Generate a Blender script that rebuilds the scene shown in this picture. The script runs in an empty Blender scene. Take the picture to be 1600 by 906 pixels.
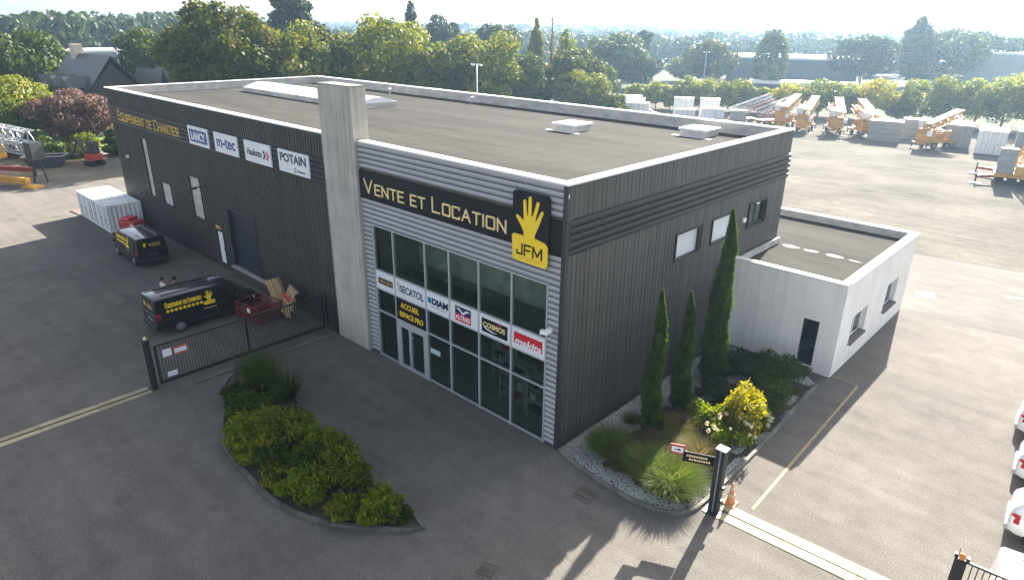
import bpy, bmesh, math, random
import numpy as np
from mathutils import Vector, Matrix
R = math.radians
SC = bpy.context.scene
COL = SC.collection
# ------------------------------------------------------------------ camera
def make_camera():
    pi, ro, ya = R(21.9096), R(0.7068), R(43.2573)
    fw = Vector((-math.sin(ya)*math.cos(pi), math.cos(ya)*math.cos(pi), -math.sin(pi)))
    r = Vector((math.cos(ya), math.sin(ya), 0)); u = r.cross(fw)
    r2 = r*math.cos(ro)+u*math.sin(ro); u2 = -r*math.sin(ro)+u*math.cos(ro)
    cd = bpy.data.cameras.new('camera'); cd.sensor_fit = 'HORIZONTAL'; cd.sensor_width = 36; cd.lens = 23.352
    cd.clip_start = .3; cd.clip_end = 9000
    co = bpy.data.objects.new('camera', cd); COL.objects.link(co)
    m = Matrix((r2, u2, -fw)).transposed().to_4x4(); m.translation = (12.966, -16.320, 14.734)
    co.matrix_world = m; SC.camera = co
make_camera()
# ------------------------------------------------------------------ sky, sun, exposure
SUNV = Vector((-.192*math.cos(R(29.3)), .985*math.cos(R(29.3)), math.sin(R(29.3)))).normalized()
W = bpy.data.worlds.new('World'); SC.world = W; W.use_nodes = True
nt = W.node_tree; nt.nodes.clear()
sky = nt.nodes.new('ShaderNodeTexSky'); sky.sky_type = 'NISHITA'; sky.sun_disc = False
sky.sun_elevation = R(29.3); sky.sun_rotation = math.atan2(SUNV.x, SUNV.y)
sky.air_density = .6; sky.dust_density = 2.4; sky.ozone_density = 1.0; sky.altitude = 50
bg = nt.nodes.new('ShaderNodeBackground'); bg.inputs[1].default_value = .09
wo = nt.nodes.new('ShaderNodeOutputWorld')
hsv = nt.nodes.new('ShaderNodeHueSaturation'); hsv.inputs['Saturation'].default_value = .5   # thin white haze
nt.links.new(sky.outputs[0], hsv.inputs['Color']); nt.links.new(hsv.outputs[0], bg.inputs[0]); nt.links.new(bg.outputs[0], wo.inputs[0])
sl = bpy.data.lights.new('sun', 'SUN'); sl.energy = 5.0; sl.angle = R(.55); sl.color = (1, .93, .82)
so = bpy.data.objects.new('sun', sl); COL.objects.link(so)
so.rotation_euler = SUNV.to_track_quat('Z', 'Y').to_euler(); so.location = (-40, 120, 90)
SC.view_settings.view_transform = 'Standard'; SC.view_settings.look = 'None'
SC.view_settings.exposure = 2.15; SC.view_settings.gamma = 1
SC.view_settings.use_curve_mapping = False
SC.render.engine = 'CYCLES'
SC.cycles.max_bounces = 6; SC.cycles.diffuse_bounces = 3; SC.cycles.glossy_bounces = 3
SC.cycles.transmission_bounces = 4; SC.cycles.transparent_max_bounces = 8; SC.cycles.volume_bounces = 1
# ------------------------------------------------------------------ helpers
class MB:
    """collects faces; build() links them as one mesh object"""
    def __init__(s): s.v = []; s.f = []
    def add(s, vs, fs):
        o = len(s.v); s.v += [tuple(map(float, v)) for v in vs]; s.f += [tuple(i+o for i in f) for f in fs]; return s
    def box(s, x0, x1, y0, y1, z0, z1):
        return s.add([(x0,y0,z0),(x1,y0,z0),(x1,y1,z0),(x0,y1,z0),(x0,y0,z1),(x1,y0,z1),(x1,y1,z1),(x0,y1,z1)],
                     [(0,3,2,1),(4,5,6,7),(0,1,5,4),(1,2,6,5),(2,3,7,6),(3,0,4,7)])
    def obox(s, c, size, rz=0, ry=0, rx=0):
        m = Matrix.Rotation(rz, 3, 'Z') @ Matrix.Rotation(ry, 3, 'Y') @ Matrix.Rotation(rx, 3, 'X')
        a, b, d = size[0]/2, size[1]/2, size[2]/2; c = Vector(c)
        vs = [c + m @ Vector(p) for p in [(-a,-b,-d),(a,-b,-d),(a,b,-d),(-a,b,-d),(-a,-b,d),(a,-b,d),(a,b,d),(-a,b,d)]]
        return s.add(vs, [(0,3,2,1),(4,5,6,7),(0,1,5,4),(1,2,6,5),(2,3,7,6),(3,0,4,7)])
    def bar(s, p, q, w, h=None):
        h = h or w; p, q = Vector(p), Vector(q); d = (q-p).normalized()
        up = Vector((0,0,1)) if abs(d.z) < .95 else Vector((1,0,0))
        a = d.cross(up).normalized()*w/2; b = a.cross(d).normalized()*h/2
        vs = [p-a-b,p+a-b,p+a+b,p-a+b,q-a-b,q+a-b,q+a+b,q-a+b]
        return s.add(vs, [(0,3,2,1),(4,5,6,7),(0,1,5,4),(1,2,6,5),(2,3,7,6),(3,0,4,7)])
    def tube(s, pts, rad, n=8):
        rings = []
        for i, p in enumerate(pts):
            p = Vector(p); a = Vector(pts[max(i-1,0)]); b = Vector(pts[min(i+1,len(pts)-1)]); d = (b-a).normalized()
            up = Vector((0,0,1)) if abs(d.z) < .9 else Vector((1,0,0))
            e = d.cross(up).normalized(); g = e.cross(d)
            r = rad[i] if hasattr(rad, '__len__') else rad
            rings.append([p+e*r*math.cos(t*2*math.pi/n)+g*r*math.sin(t*2*math.pi/n) for t in range(n)])
        vs = [v for r in rings for v in r]; fs = []
        for i in range(len(pts)-1):
            for t in range(n): fs.append((i*n+t, i*n+(t+1)%n, (i+1)*n+(t+1)%n, (i+1)*n+t))
        fs.append(tuple(range(n-1,-1,-1))); fs.append(tuple((len(pts)-1)*n+t for t in range(n)))
        return s.add(vs, fs)
    def prism(s, poly, z0, z1):
        n = len(poly)
        vs = [(x,y,z0) for x,y in poly]+[(x,y,z1) for x,y in poly]
        return s.add(vs, [tuple(range(n-1,-1,-1)), tuple(range(n,2*n))]+[(i,(i+1)%n,n+(i+1)%n,n+i) for i in range(n)])
    def mesh(s, name):
        me = bpy.data.meshes.new(name); me.from_pydata(s.v, [], s.f); me.update()
        return me
    def build(s, name, mat, parent=None, smooth=False, bevel=0, fix=False):
        me = s.mesh(name)
        if fix or bevel:
            bm = bmesh.new(); bm.from_mesh(me); bmesh.ops.recalc_face_normals(bm, faces=bm.faces)
            if bevel: bmesh.ops.bevel(bm, geom=list(bm.edges), offset=bevel, segments=2, affect='EDGES', profile=.6)
            bm.to_mesh(me); bm.free()
        return link(name, me, mat, parent, smooth)
def wm(o):
    m = o.matrix_basis.copy()
    return wm(o.parent) @ o.matrix_parent_inverse @ m if o.parent else m
def link(name, me, mat, parent=None, smooth=False):
    o = bpy.data.objects.new(name, me); COL.objects.link(o)
    if mat is not None:
        if me.materials: me.materials[0] = mat
        else: me.materials.append(mat)
    if smooth: me.polygons.foreach_set('use_smooth', [True]*len(me.polygons))
    if parent: o.parent = parent
    return o
def tag(o, label, cat, group=None, kind=None):
    if label: o['label'] = label
    if cat: o['category'] = cat
    if group: o['group'] = group
    if kind: o['kind'] = kind
    return o
def struct(o): o['kind'] = 'structure'; return o
def thing(name, label, cat, loc=(0,0,0), rz=0, group=None):
    o = bpy.data.objects.new(name, None); COL.objects.link(o); o.empty_display_size = .3
    o.location = loc; o.rotation_euler = (0,0,rz)
    return tag(o, label, cat, group)
def dup(root, loc, rz, label=None, scale=None):
    def cp(o, par):
        c = o.copy(); COL.objects.link(c); c.parent = par
        for ch in list(o.children): cp(ch, c)
        return c
    c = cp(root, None); c.location = loc; c.rotation_euler = (0,0,rz)
    if scale: c.scale = scale
    if label: c['label'] = label
    return c
# ------------------------------------------------------------------ materials
MATS = {}
def M(name, col, rough=.6, metal=0., var=.12, scale=3., bump=0., bscale=40., spec=.5, stretch=(1,1,1), coat=0., streak=0.):
    if name in MATS: return MATS[name]
    m = bpy.data.materials.new(name); m.use_nodes = True; t = m.node_tree; b = t.nodes['Principled BSDF']
    b.inputs['Roughness'].default_value = rough; b.inputs['Metallic'].default_value = metal
    b.inputs['Specular IOR Level'].default_value = spec; b.inputs['Coat Weight'].default_value = coat
    tc = t.nodes.new('ShaderNodeTexCoord'); mp = t.nodes.new('ShaderNodeMapping'); mp.inputs['Scale'].default_value = stretch
    t.links.new(tc.outputs['Object'], mp.inputs[0])
    nz = t.nodes.new('ShaderNodeTexNoise'); nz.inputs['Scale'].default_value = scale; nz.inputs['Detail'].default_value = 5
    t.links.new(mp.outputs[0], nz.inputs[0])
    oi = t.nodes.new('ShaderNodeObjectInfo')
    ad = t.nodes.new('ShaderNodeMath'); ad.operation = 'MULTIPLY_ADD'; ad.inputs[1].default_value = .35; ad.inputs[2].default_value = -.17
    t.links.new(oi.outputs['Random'], ad.inputs[0])
    a2 = t.nodes.new('ShaderNodeMath'); a2.operation = 'ADD'; t.links.new(nz.outputs[0], a2.inputs[0]); t.links.new(ad.outputs[0], a2.inputs[1])
    rp = t.nodes.new('ShaderNodeValToRGB'); rp.color_ramp.elements[0].position = .28; rp.color_ramp.elements[1].position = .72
    rp.color_ramp.elements[0].color = [c*(1-var) for c in col]+[1]; rp.color_ramp.elements[1].color = [min(1,c*(1+var)) for c in col]+[1]
    t.links.new(a2.outputs[0], rp.inputs[0])
    last = rp.outputs[0]
    if streak:
        mp2 = t.nodes.new('ShaderNodeMapping'); mp2.inputs['Scale'].default_value = (3, 3, .12); t.links.new(tc.outputs['Object'], mp2.inputs[0])
        n2 = t.nodes.new('ShaderNodeTexNoise'); n2.inputs['Scale'].default_value = 1.6; n2.inputs['Detail'].default_value = 6; t.links.new(mp2.outputs[0], n2.inputs[0])
        r2 = t.nodes.new('ShaderNodeValToRGB'); r2.color_ramp.elements[0].position = .42; r2.color_ramp.elements[1].position = .68
        r2.color_ramp.elements[0].color = (1,1,1,1); r2.color_ramp.elements[1].color = (1-streak,1-streak,1-streak*1.1,1)
        t.links.new(n2.outputs[0], r2.inputs[0])
        mx = t.nodes.new('ShaderNodeMix'); mx.data_type = 'RGBA'; mx.blend_type = 'MULTIPLY'; mx.inputs[0].default_value = 1
        t.links.new(last, mx.inputs[6]); t.links.new(r2.outputs[0], mx.inputs[7]); last = mx.outputs[2]
    t.links.new(last, b.inputs['Base Color'])
    if bump:
        n3 = t.nodes.new('ShaderNodeTexNoise'); n3.inputs['Scale'].default_value = bscale; n3.inputs['Detail'].default_value = 4
        t.links.new(mp.outputs[0], n3.inputs[0])
        bp = t.nodes.new('ShaderNodeBump'); bp.inputs['Strength'].default_value = bump; bp.inputs['Distance'].default_value = .02
        t.links.new(n3.outputs[0], bp.inputs['Height']); t.links.new(bp.outputs[0], b.inputs['Normal'])
    MATS[name] = m
    return m
def ground_mat(name, c1, c2, stain, big=.12, mid=1.1, fine=45., bump=.25, rough=.85, spec=.3, stretch=(1,1,1), grain=.3, wear=0.):
    m = bpy.data.materials.new(name); m.use_nodes = True; t = m.node_tree; b = t.nodes['Principled BSDF']
    b.inputs['Roughness'].default_value = rough; b.inputs['Specular IOR Level'].default_value = spec
    tc = t.nodes.new('ShaderNodeTexCoord'); mp = t.nodes.new('ShaderNodeMapping'); mp.inputs['Scale'].default_value = stretch
    t.links.new(tc.outputs['Object'], mp.inputs[0])
    def noise(s, d=6, ro=.6):
        n = t.nodes.new('ShaderNodeTexNoise'); n.inputs['Scale'].default_value = s; n.inputs['Detail'].default_value = d; n.inputs['Roughness'].default_value = ro
        t.links.new(mp.outputs[0], n.inputs[0]); return n.outputs[0]
    def ramp(src, p0, p1, a, bb):
        r = t.nodes.new('ShaderNodeValToRGB'); r.color_ramp.elements[0].position = p0; r.color_ramp.elements[1].position = p1
        r.color_ramp.elements[0].color = list(a)+[1]; r.color_ramp.elements[1].color = list(bb)+[1]; t.links.new(src, r.inputs[0]); return r.outputs[0]
    def mix(mode, fac, a, bb):
        x = t.nodes.new('ShaderNodeMix'); x.data_type = 'RGBA'; x.blend_type = mode
        if isinstance(fac, float): x.inputs[0].default_value = fac
        else: t.links.new(fac, x.inputs[0])
        t.links.new(a, x.inputs[6]); t.links.new(bb, x.inputs[7]); return x.outputs[2]
    base = ramp(noise(big), .35, .65, c1, c2)
    mid_ = ramp(noise(mid, 8, .7), .3, .7, (1-.16,)*3, (1+.12,)*3)
    st = ramp(noise(big*3.7, 8, .65), .56, .75, (1,1,1), stain)
    g = ramp(noise(fine, 3, .8), .3, .7, (1-grain,)*3, (1+grain,)*3)
    c = mix('MULTIPLY', 1., base, mid_); c = mix('MULTIPLY', 1., c, st); c = mix('MULTIPLY', 1., c, g)
    if wear:
        # long drive streaks and thin sealed cracks
        for ang,st_ in ((.35,(.05,.9,1)),(1.9,(.06,.8,1))):
            m2 = t.nodes.new('ShaderNodeMapping'); m2.inputs['Rotation'].default_value = (0,0,ang); m2.inputs['Scale'].default_value = st_; t.links.new(tc.outputs['Object'], m2.inputs[0])
            n2 = t.nodes.new('ShaderNodeTexNoise'); n2.inputs['Scale'].default_value = 1.4; n2.inputs['Detail'].default_value = 5; t.links.new(m2.outputs[0], n2.inputs[0])
            c = mix('MULTIPLY', 1., c, ramp(n2.outputs[0], .4, .62, (1.06,)*3, (1-wear*.5,)*3))
        wn = t.nodes.new('ShaderNodeTexNoise'); wn.inputs['Scale'].default_value = .5; wn.inputs['Detail'].default_value = 6; t.links.new(mp.outputs[0], wn.inputs[0])
        mv = t.nodes.new('ShaderNodeMix'); mv.data_type = 'VECTOR'; mv.inputs[0].default_value = .35; t.links.new(mp.outputs[0], mv.inputs[4]); 
        sc_ = t.nodes.new('ShaderNodeVectorMath'); sc_.operation = 'SCALE'; sc_.inputs['Scale'].default_value = 8; t.links.new(wn.outputs['Color'], sc_.inputs[0]); t.links.new(sc_.outputs[0], mv.inputs[5])
        vo = t.nodes.new('ShaderNodeTexVoronoi'); vo.feature = 'DISTANCE_TO_EDGE'; vo.inputs['Scale'].default_value = .17; t.links.new(mv.outputs[1], vo.inputs[0])
        c = mix('MULTIPLY', 1., c, ramp(vo.outputs['Distance'], .0, .004, (.93,)*3, (1,)*3))
        sp = t.nodes.new('ShaderNodeTexNoise'); sp.inputs['Scale'].default_value = .55; sp.inputs['Detail'].default_value = 3; t.links.new(mp.outputs[0], sp.inputs[0])
        c = mix('MULTIPLY', 1., c, ramp(sp.outputs[0], .68, .74, (1,)*3, (.72,)*3))
    t.links.new(c, b.inputs['Base Color'])
    bp = t.nodes.new('ShaderNodeBump'); bp.inputs['Strength'].default_value = bump; bp.inputs['Distance'].default_value = .02
    t.links.new(noise(fine*.8, 4, .8), bp.inputs['Height']); t.links.new(bp.outputs[0], b.inputs['Normal'])
    MATS[name] = m
    return m
def leaf_mat(name, cols, trans=.4, rough=.6, nscale=.45):
    """cols: list of colours spread over the leaves one by one"""
    m = bpy.data.materials.new(name); m.use_nodes = True; t = m.node_tree; b = t.nodes['Principled BSDF']; out = t.nodes['Material Output']
    b.inputs['Roughness'].default_value = rough; b.inputs['Specular IOR Level'].default_value = .25
    ge = t.nodes.new('ShaderNodeNewGeometry'); tc = t.nodes.new('ShaderNodeTexCoord')
    nz = t.nodes.new('ShaderNodeTexNoise'); nz.inputs['Scale'].default_value = nscale; nz.inputs['Detail'].default_value = 3; t.links.new(tc.outputs['Object'], nz.inputs[0])
    ad = t.nodes.new('ShaderNodeMath'); ad.operation = 'MULTIPLY_ADD'; ad.inputs[1].default_value = .38
    t.links.new(ge.outputs['Random Per Island'], ad.inputs[0])
    sc = t.nodes.new('ShaderNodeMath'); sc.operation = 'MULTIPLY_ADD'; sc.inputs[1].default_value = 1.5; sc.inputs[2].default_value = -.5
    t.links.new(nz.outputs[0], sc.inputs[0]); t.links.new(sc.outputs[0], ad.inputs[2])
    rp = t.nodes.new('ShaderNodeValToRGB'); els = rp.color_ramp.elements
    n = len(cols)
    els[0].position = .1; els[0].color = list(cols[0])+[1]; els[1].position = .9; els[1].color = list(cols[-1])+[1]
    for i in range(1, n-1): e = els.new(.1+.8*i/(n-1)); e.color = list(cols[i])+[1]
    t.links.new(ad.outputs[0], rp.inputs[0]); t.links.new(rp.outputs[0], b.inputs['Base Color'])
    tr = t.nodes.new('ShaderNodeBsdfTranslucent'); hs = t.nodes.new('ShaderNodeHueSaturation'); hs.inputs['Value'].default_value = 1.5; hs.inputs['Saturation'].default_value = 1.1
    t.links.new(rp.outputs[0], hs.inputs['Color']); t.links.new(hs.outputs[0], tr.inputs[0])
    mx = t.nodes.new('ShaderNodeMixShader'); mx.inputs[0].default_value = trans
    t.links.new(b.outputs[0], mx.inputs[1]); t.links.new(tr.outputs[0], mx.inputs[2]); t.links.new(mx.outputs[0], out.inputs[0])
    MATS[name] = m
    return m
def glass_mat(name, tint=(.75,.8,.8), ior=1.55, rough=.01):
    m = bpy.data.materials.new(name); m.use_nodes = True; t = m.node_tree; t.nodes.remove(t.nodes['Principled BSDF']); out = t.nodes['Material Output']
    lw = t.nodes.new('ShaderNodeLayerWeight'); lw.inputs[0].default_value = .5
    pw = t.nodes.new('ShaderNodeMath'); pw.operation = 'POWER'; pw.inputs[1].default_value = 5.; t.links.new(lw.outputs['Facing'], pw.inputs[0])
    fr = t.nodes.new('ShaderNodeMath'); fr.operation = 'MULTIPLY_ADD'; fr.inputs[1].default_value = .92; fr.inputs[2].default_value = .06; t.links.new(pw.outputs[0], fr.inputs[0])
    tp = t.nodes.new('ShaderNodeBsdfTransparent'); tp.inputs[0].default_value = list(tint)+[1]
    gl = t.nodes.new('ShaderNodeBsdfGlossy'); gl.inputs['Roughness'].default_value = rough
    mx = t.nodes.new('ShaderNodeMixShader'); t.links.new(fr.outputs[0], mx.inputs[0]); t.links.new(tp.outputs[0], mx.inputs[1]); t.links.new(gl.outputs[0], mx.inputs[2])
    t.links.new(mx.outputs[0], out.inputs[0]); MATS[name] = m
    return m
ASPH = ground_mat('asphalt', (.118,.109,.097), (.156,.144,.127), (.74,.74,.75), rough=.92, spec=.15, fine=20., grain=.42, wear=.07)
ASPH2 = ground_mat('asphalt_lane', (.13,.124,.114), (.165,.158,.145), (.75,.74,.74), big=.2, stretch=(.7,1.6,1), rough=.95, spec=.12, fine=20.)
GRAV = ground_mat('yard_gravel', (.1,.093,.08), (.165,.153,.13), (.6,.6,.6), big=.11, mid=1.3, fine=7, bump=.5, rough=1, spec=.05, stretch=(1,1.4,1), grain=.3, wear=.1)
DIRT = ground_mat('dirt', (.11,.1,.07), (.19,.165,.12), (.5,.6,.42), big=.25, mid=1.3, fine=20, bump=.6, rough=.95)
LAND = ground_mat('field', (.03,.042,.016), (.06,.066,.028), (.6,.75,.55), big=.012, mid=.2, fine=4, bump=.4, rough=1)
LAWN = ground_mat('lawn_grass', (.09,.15,.03), (.13,.2,.045), (.8,.85,.8), big=.5, mid=3, fine=60, bump=.5, rough=.9)
ROOF = ground_mat('roof_membrane', (.037,.036,.033), (.062,.06,.054), (.6,.6,.6), big=.14, mid=.9, fine=30, bump=.15, rough=1, spec=.1, stretch=(.45,2.2,1), grain=.3)
SOIL = ground_mat('soil', (.05,.045,.03), (.09,.08,.055), (.6,.6,.6), big=.8, mid=3, fine=25, bump=.8)
CONC = M('concrete', (.43,.415,.36), .85, var=.14, scale=1.2, bump=.15, bscale=18, streak=.25)
KERB = M('kerb_concrete', (.17,.165,.145), .9, var=.25, scale=2.5, bump=.3, bscale=30)
RAILC = M('rail_concrete', (.36,.31,.2), .9, var=.2, scale=1.6, bump=.3, bscale=25)
DARK = M('anthracite_cladding', (.07,.067,.062), .55, metal=.0, var=.16, scale=.8, streak=.28)
DARKB = M('anthracite_band', (.032,.032,.036), .55, var=.1, scale=.8)
BLACK = M('black_board', (.01,.01,.012), .6, var=.1, spec=.2)
SILV = M('silver_cladding', (.4,.4,.405), .45, metal=.15, var=.06, scale=.7)
ALU = M('aluminium_frame', (.52,.53,.53), .4, metal=.3, var=.05)
WHITEP = M('white_coping', (.8,.79,.77), .5, var=.05)
RENDER = M('white_render', (.86,.83,.78), .85, var=.05, scale=.9, bump=.12, bscale=60, streak=.1)
PARIN = M('parapet_lining', (.48,.46,.42), .8, var=.25, scale=1.5, stretch=(1,1,2))
WBOARD = M('white_board', (.78,.8,.8), .4, var=.03)
BLIND = M('white_blind', (.75,.77,.78), .55, var=.04)
YEL = M('sign_yellow', (.95,.66,.02), .45, var=.04)
CREAM = M('sign_cream', (.95,.74,.34), .45, var=.04)
BLUE = M('sign_blue', (.03,.09,.3), .4, var=.03)
NAVY = M('sign_navy', (.02,.025,.09), .4, var=.03)
RED = M('sign_red', (.6,.02,.04), .4, var=.03)
LIGHTP = M('sign_white', (.85,.85,.85), .4, var=.02)
GOLD = M('sign_gold', (.6,.38,.1), .4, var=.03)
GLASS = glass_mat('window_glass', (.72,.78,.75))
CARGL = M('vehicle_glass', (.012,.014,.016), .06, var=.02, spec=.8)
VANB = M('van_black_paint', (.012,.012,.014), .22, var=.05, coat=.8)
CARW = M('white_paint', (.8,.8,.8), .25, var=.02, coat=.6)
TYRE = M('tyre_rubber', (.015,.015,.016), .8)
RIM = M('wheel_steel', (.3,.3,.31), .4, metal=.7)
CHROME = M('bright_trim', (.7,.71,.72), .35, metal=.3)
LAMPR = M('red_lens', (.45,.015,.015), .25)
LAMPO = M('orange_lens', (.85,.3,.03), .3)
PLASTIC = M('black_plastic', (.025,.025,.027), .55)
STEELD = M('dark_steel', (.035,.037,.04), .5, metal=.3)
STEELG = M('grey_steel', (.38,.4,.42), .5, metal=.4, var=.2)
ORANGE = M('crane_orange', (.56,.28,.03), .5, var=.2, scale=1.5)
YELCR = M('crane_yellow', (.5,.31,.06), .5, var=.2, scale=1.5)
REDM = M('red_machine_paint', (.34,.03,.025), .5, var=.2)
WOOD = M('pallet_wood', (.42,.29,.15), .85, var=.25, scale=6, stretch=(1,1,6))
BARK = M('bark', (.09,.07,.05), .9, var=.3, scale=4, bump=.6, bscale=12)
CONTW = M('container_white', (.78,.79,.79), .5, var=.08, scale=1., streak=.18)
CONTG = M('container_grey', (.3,.32,.32), .55, var=.1, streak=.2)
SLATE = M('slate_roof', (.045,.042,.044), .33, var=.25, scale=6)
YLINE = M('yellow_line', (.27,.21,.11), .8, var=.3, scale=5)
SKIN = M('skin', (.5,.3,.22), .6)
L_OLIVE = leaf_mat('leaves_olive', [(0.0308, 0.0478, 0.0069), (0.0618, 0.0813, 0.0092), (0.1132, 0.1148, 0.0115), (0.1749, 0.1435, 0.0144)], .33)
L_GREEN = leaf_mat('leaves_green', [(0.0261, 0.0476, 0.0072), (0.0467, 0.0738, 0.0104), (0.0781, 0.104, 0.0131), (0.1249, 0.13, 0.0156)], .33)
L_YEL = leaf_mat('leaves_yellow_green', [(0.0583, 0.0902, 0.0089), (0.1168, 0.1486, 0.0127), (0.21, 0.2122, 0.0179), (0.3266, 0.2758, 0.0223)], .33)
L_DARK = leaf_mat('leaves_dark', [(0.0198, 0.035, 0.0098), (0.033, 0.055, 0.0126), (0.0605, 0.08, 0.0175)], .28)
L_RED = leaf_mat('leaves_red', [(.07,.04,.035),(.12,.07,.055),(.18,.11,.08),(.24,.16,.1)], .35)
L_SHRUB = leaf_mat('leaves_shrub', [(0.0794, 0.1157, 0.0094), (0.1361, 0.1928, 0.015), (0.2268, 0.2796, 0.0206), (0.4536, 0.3567, 0.0374)], .42, nscale=3.)
L_CYP = leaf_mat('leaves_cypress', [(0.0403, 0.0682, 0.0112), (0.069, 0.11, 0.016), (0.138, 0.187, 0.024)], .35, nscale=3.)
L_GOLDB = leaf_mat('leaves_golden', [(.13,.14,.01),(.32,.29,.015),(.5,.42,.03)], .4, nscale=3.)
L_GRASS = leaf_mat('blades_green_gold', [(.07,.12,.02),(.13,.2,.03),(.22,.26,.05)], .45)
L_STRAW = leaf_mat('blades_straw', [(.13,.11,.045),(.24,.19,.08),(.36,.3,.14)], .4)
L_RUST = leaf_mat('blades_rust', [(.09,.07,.045),(.14,.105,.06),(.2,.15,.09)], .35)
L_POP = leaf_mat('leaves_poplar', [(0.099, 0.1215, 0.021), (0.1815, 0.2025, 0.0336), (0.2805, 0.27, 0.0504)], .45)
L_FAR = leaf_mat('leaves_far', [(0.0242, 0.044, 0.0165), (0.0396, 0.0616, 0.0198), (0.066, 0.0825, 0.0242)], .25)
# ------------------------------------------------------------------ foliage helpers
def quads(name, C, U, V, mat, parent=None, smooth=False):
    """diamond leaves: centres C with half axes U, V"""
    n = len(C); vs = np.empty((n,4,3), np.float32)
    vs[:,0] = C-U; vs[:,1] = C-V; vs[:,2] = C+U; vs[:,3] = C+V
    me = bpy.data.meshes.new(name); me.vertices.add(4*n); me.vertices.foreach_set('co', vs.ravel())
    me.loops.add(4*n); me.loops.foreach_set('vertex_index', np.arange(4*n, dtype=np.int32))
    me.polygons.add(n); me.polygons.foreach_set('loop_start', np.arange(0,4*n,4,dtype=np.int32))
    me.update(calc_edges=True); me.validate()
    return link(name, me, mat, parent, smooth)
def unit(a): return a/np.maximum(np.linalg.norm(a,axis=1,keepdims=True),1e-9)
def leaves(rng, P, N, size, flat=.7, asp=.6):
    n = len(P); N = unit(N+rng.normal(size=(n,3))*flat); T = unit(np.cross(N, rng.normal(size=(n,3)))); B = np.cross(N,T)
    s = size*rng.uniform(.6,1.4,(n,1)); return P, T*s, B*s*asp
def blob_cloud(rng, cen, rad, n, inner=.55):
    """points on the outside of many overlapping balls: cen (k,3), rad (k,3)"""
    k = len(cen); w = rad[:,0]*rad[:,2]; w = w/w.sum(); i = rng.choice(k, n*2, p=w)
    d = unit(rng.normal(size=(n*2,3))); rr = rng.uniform(inner**2,1,(n*2,1))**.5
    P = cen[i]+d*rad[i]*rr
    keep = np.ones(n*2, bool)
    for j in range(k):
        q = (((P-cen[j])/rad[j])**2).sum(1); keep &= ~((q < .5) & (i != j))
    P, d = P[keep][:n], d[keep][:n]
    return P, d
def crown_shape(rng, kind, rx, z0, z1, k):
    """ball centres and radii filling a crown"""
    H = z1-z0; cz = (z0+z1)/2
    if kind == 'round':
        d = unit(rng.normal(size=(k,3))); q = rng.uniform(.5,.78,(k,1)); kc = max(1,k//8); q[:kc] = rng.uniform(0,.25,(kc,1))
        c = d*q*np.array([rx,rx,H/2])+np.array([0,0,cz]); rr_ = rng.uniform(.2,.34,(k,1)); rr_[:kc] = .5; r = rr_*np.array([rx,rx,min(H/2,rx*1.1)])
    elif kind == 'column':
        t = np.linspace(.02,.97,k); wid = np.sin(np.pi*np.clip(t,.06,.98)**.75)**.7
        a = rng.uniform(0,6.28,k); c = np.stack([np.cos(a)*rx*.4*wid, np.sin(a)*rx*.4*wid, z0+H*t],1)
        r = (rx*.62*wid*rng.uniform(.7,1.15,k))[:,None]*np.array([1,1,1.5])
    elif kind == 'cone':
        t = np.linspace(.02,.98,k); wid = (1-t)**.75+.06
        a = np.arange(k)*2.4+rng.uniform(-.3,.3,k); q = rng.uniform(.35,.7,k)
        c = np.stack([np.cos(a)*rx*q*wid, np.sin(a)*rx*q*wid, z0+H*t],1)
        r = (rx*(.36*wid+.07)*rng.uniform(.7,1.3,k))[:,None]*np.array([1.1,1.1,.75])
    elif kind == 'cedar':
        t = rng.uniform(0,1,k); wid = (1-t**1.6)*.9+.15; a = rng.uniform(0,6.28,k); q = rng.uniform(.1,.8,k)
        c = np.stack([np.cos(a)*rx*q*wid, np.sin(a)*rx*q*wid, z0+H*t],1); r = (rx*rng.uniform(.14,.3,k))[:,None]*np.array([1.15,1.15,.55])
    return c, r
def tree(name, label, x, y, h, rx, mat, kind='round', n=2600, leaf=.32, k=24, base=.16, seed=0, group=None, cat='tree', z0=None, limbs=True, inner=.55):
    rng = np.random.default_rng(seed*7+int(abs(x*13+y*7))); root = thing(name, label, cat, (x,y,0), 0, group)
    zb = h*base if z0 is None else z0
    c, r = crown_shape(rng, kind, rx, zb, h, k)
    P, d = blob_cloud(rng, c, r, n, inner); P[:,2] = np.maximum(P[:,2], .05)
    quads('crown', *leaves(rng, P, d, leaf, .55, .7), mat, root)
    tr = MB(); lean = rng.uniform(-.03,.03,2)*h
    pts = [(lean[0]*t, lean[1]*t, h*.9*t) for t in (0,.15,.35,.6,1)]; r0 = max(.05, h*.017)
    tr.tube(pts, [r0*1.25, r0, r0*.85, r0*.55, r0*.12], 7)
    if limbs:
        for j in np.argsort(-r[:,0])[:min(9,k)]:
            t = float(np.clip((c[j,2]-rx*.5)/(h*.9), .12, .75)); s = Vector((lean[0]*t, lean[1]*t, h*.9*t)); e = Vector(c[j])
            tr.tube([s, s.lerp(e,.5)+Vector((0,0,.04*h)), e], [r0*.5, r0*.35, r0*.1], 5)
    tr.build('trunk', BARK, root, True)
    return root
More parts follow.
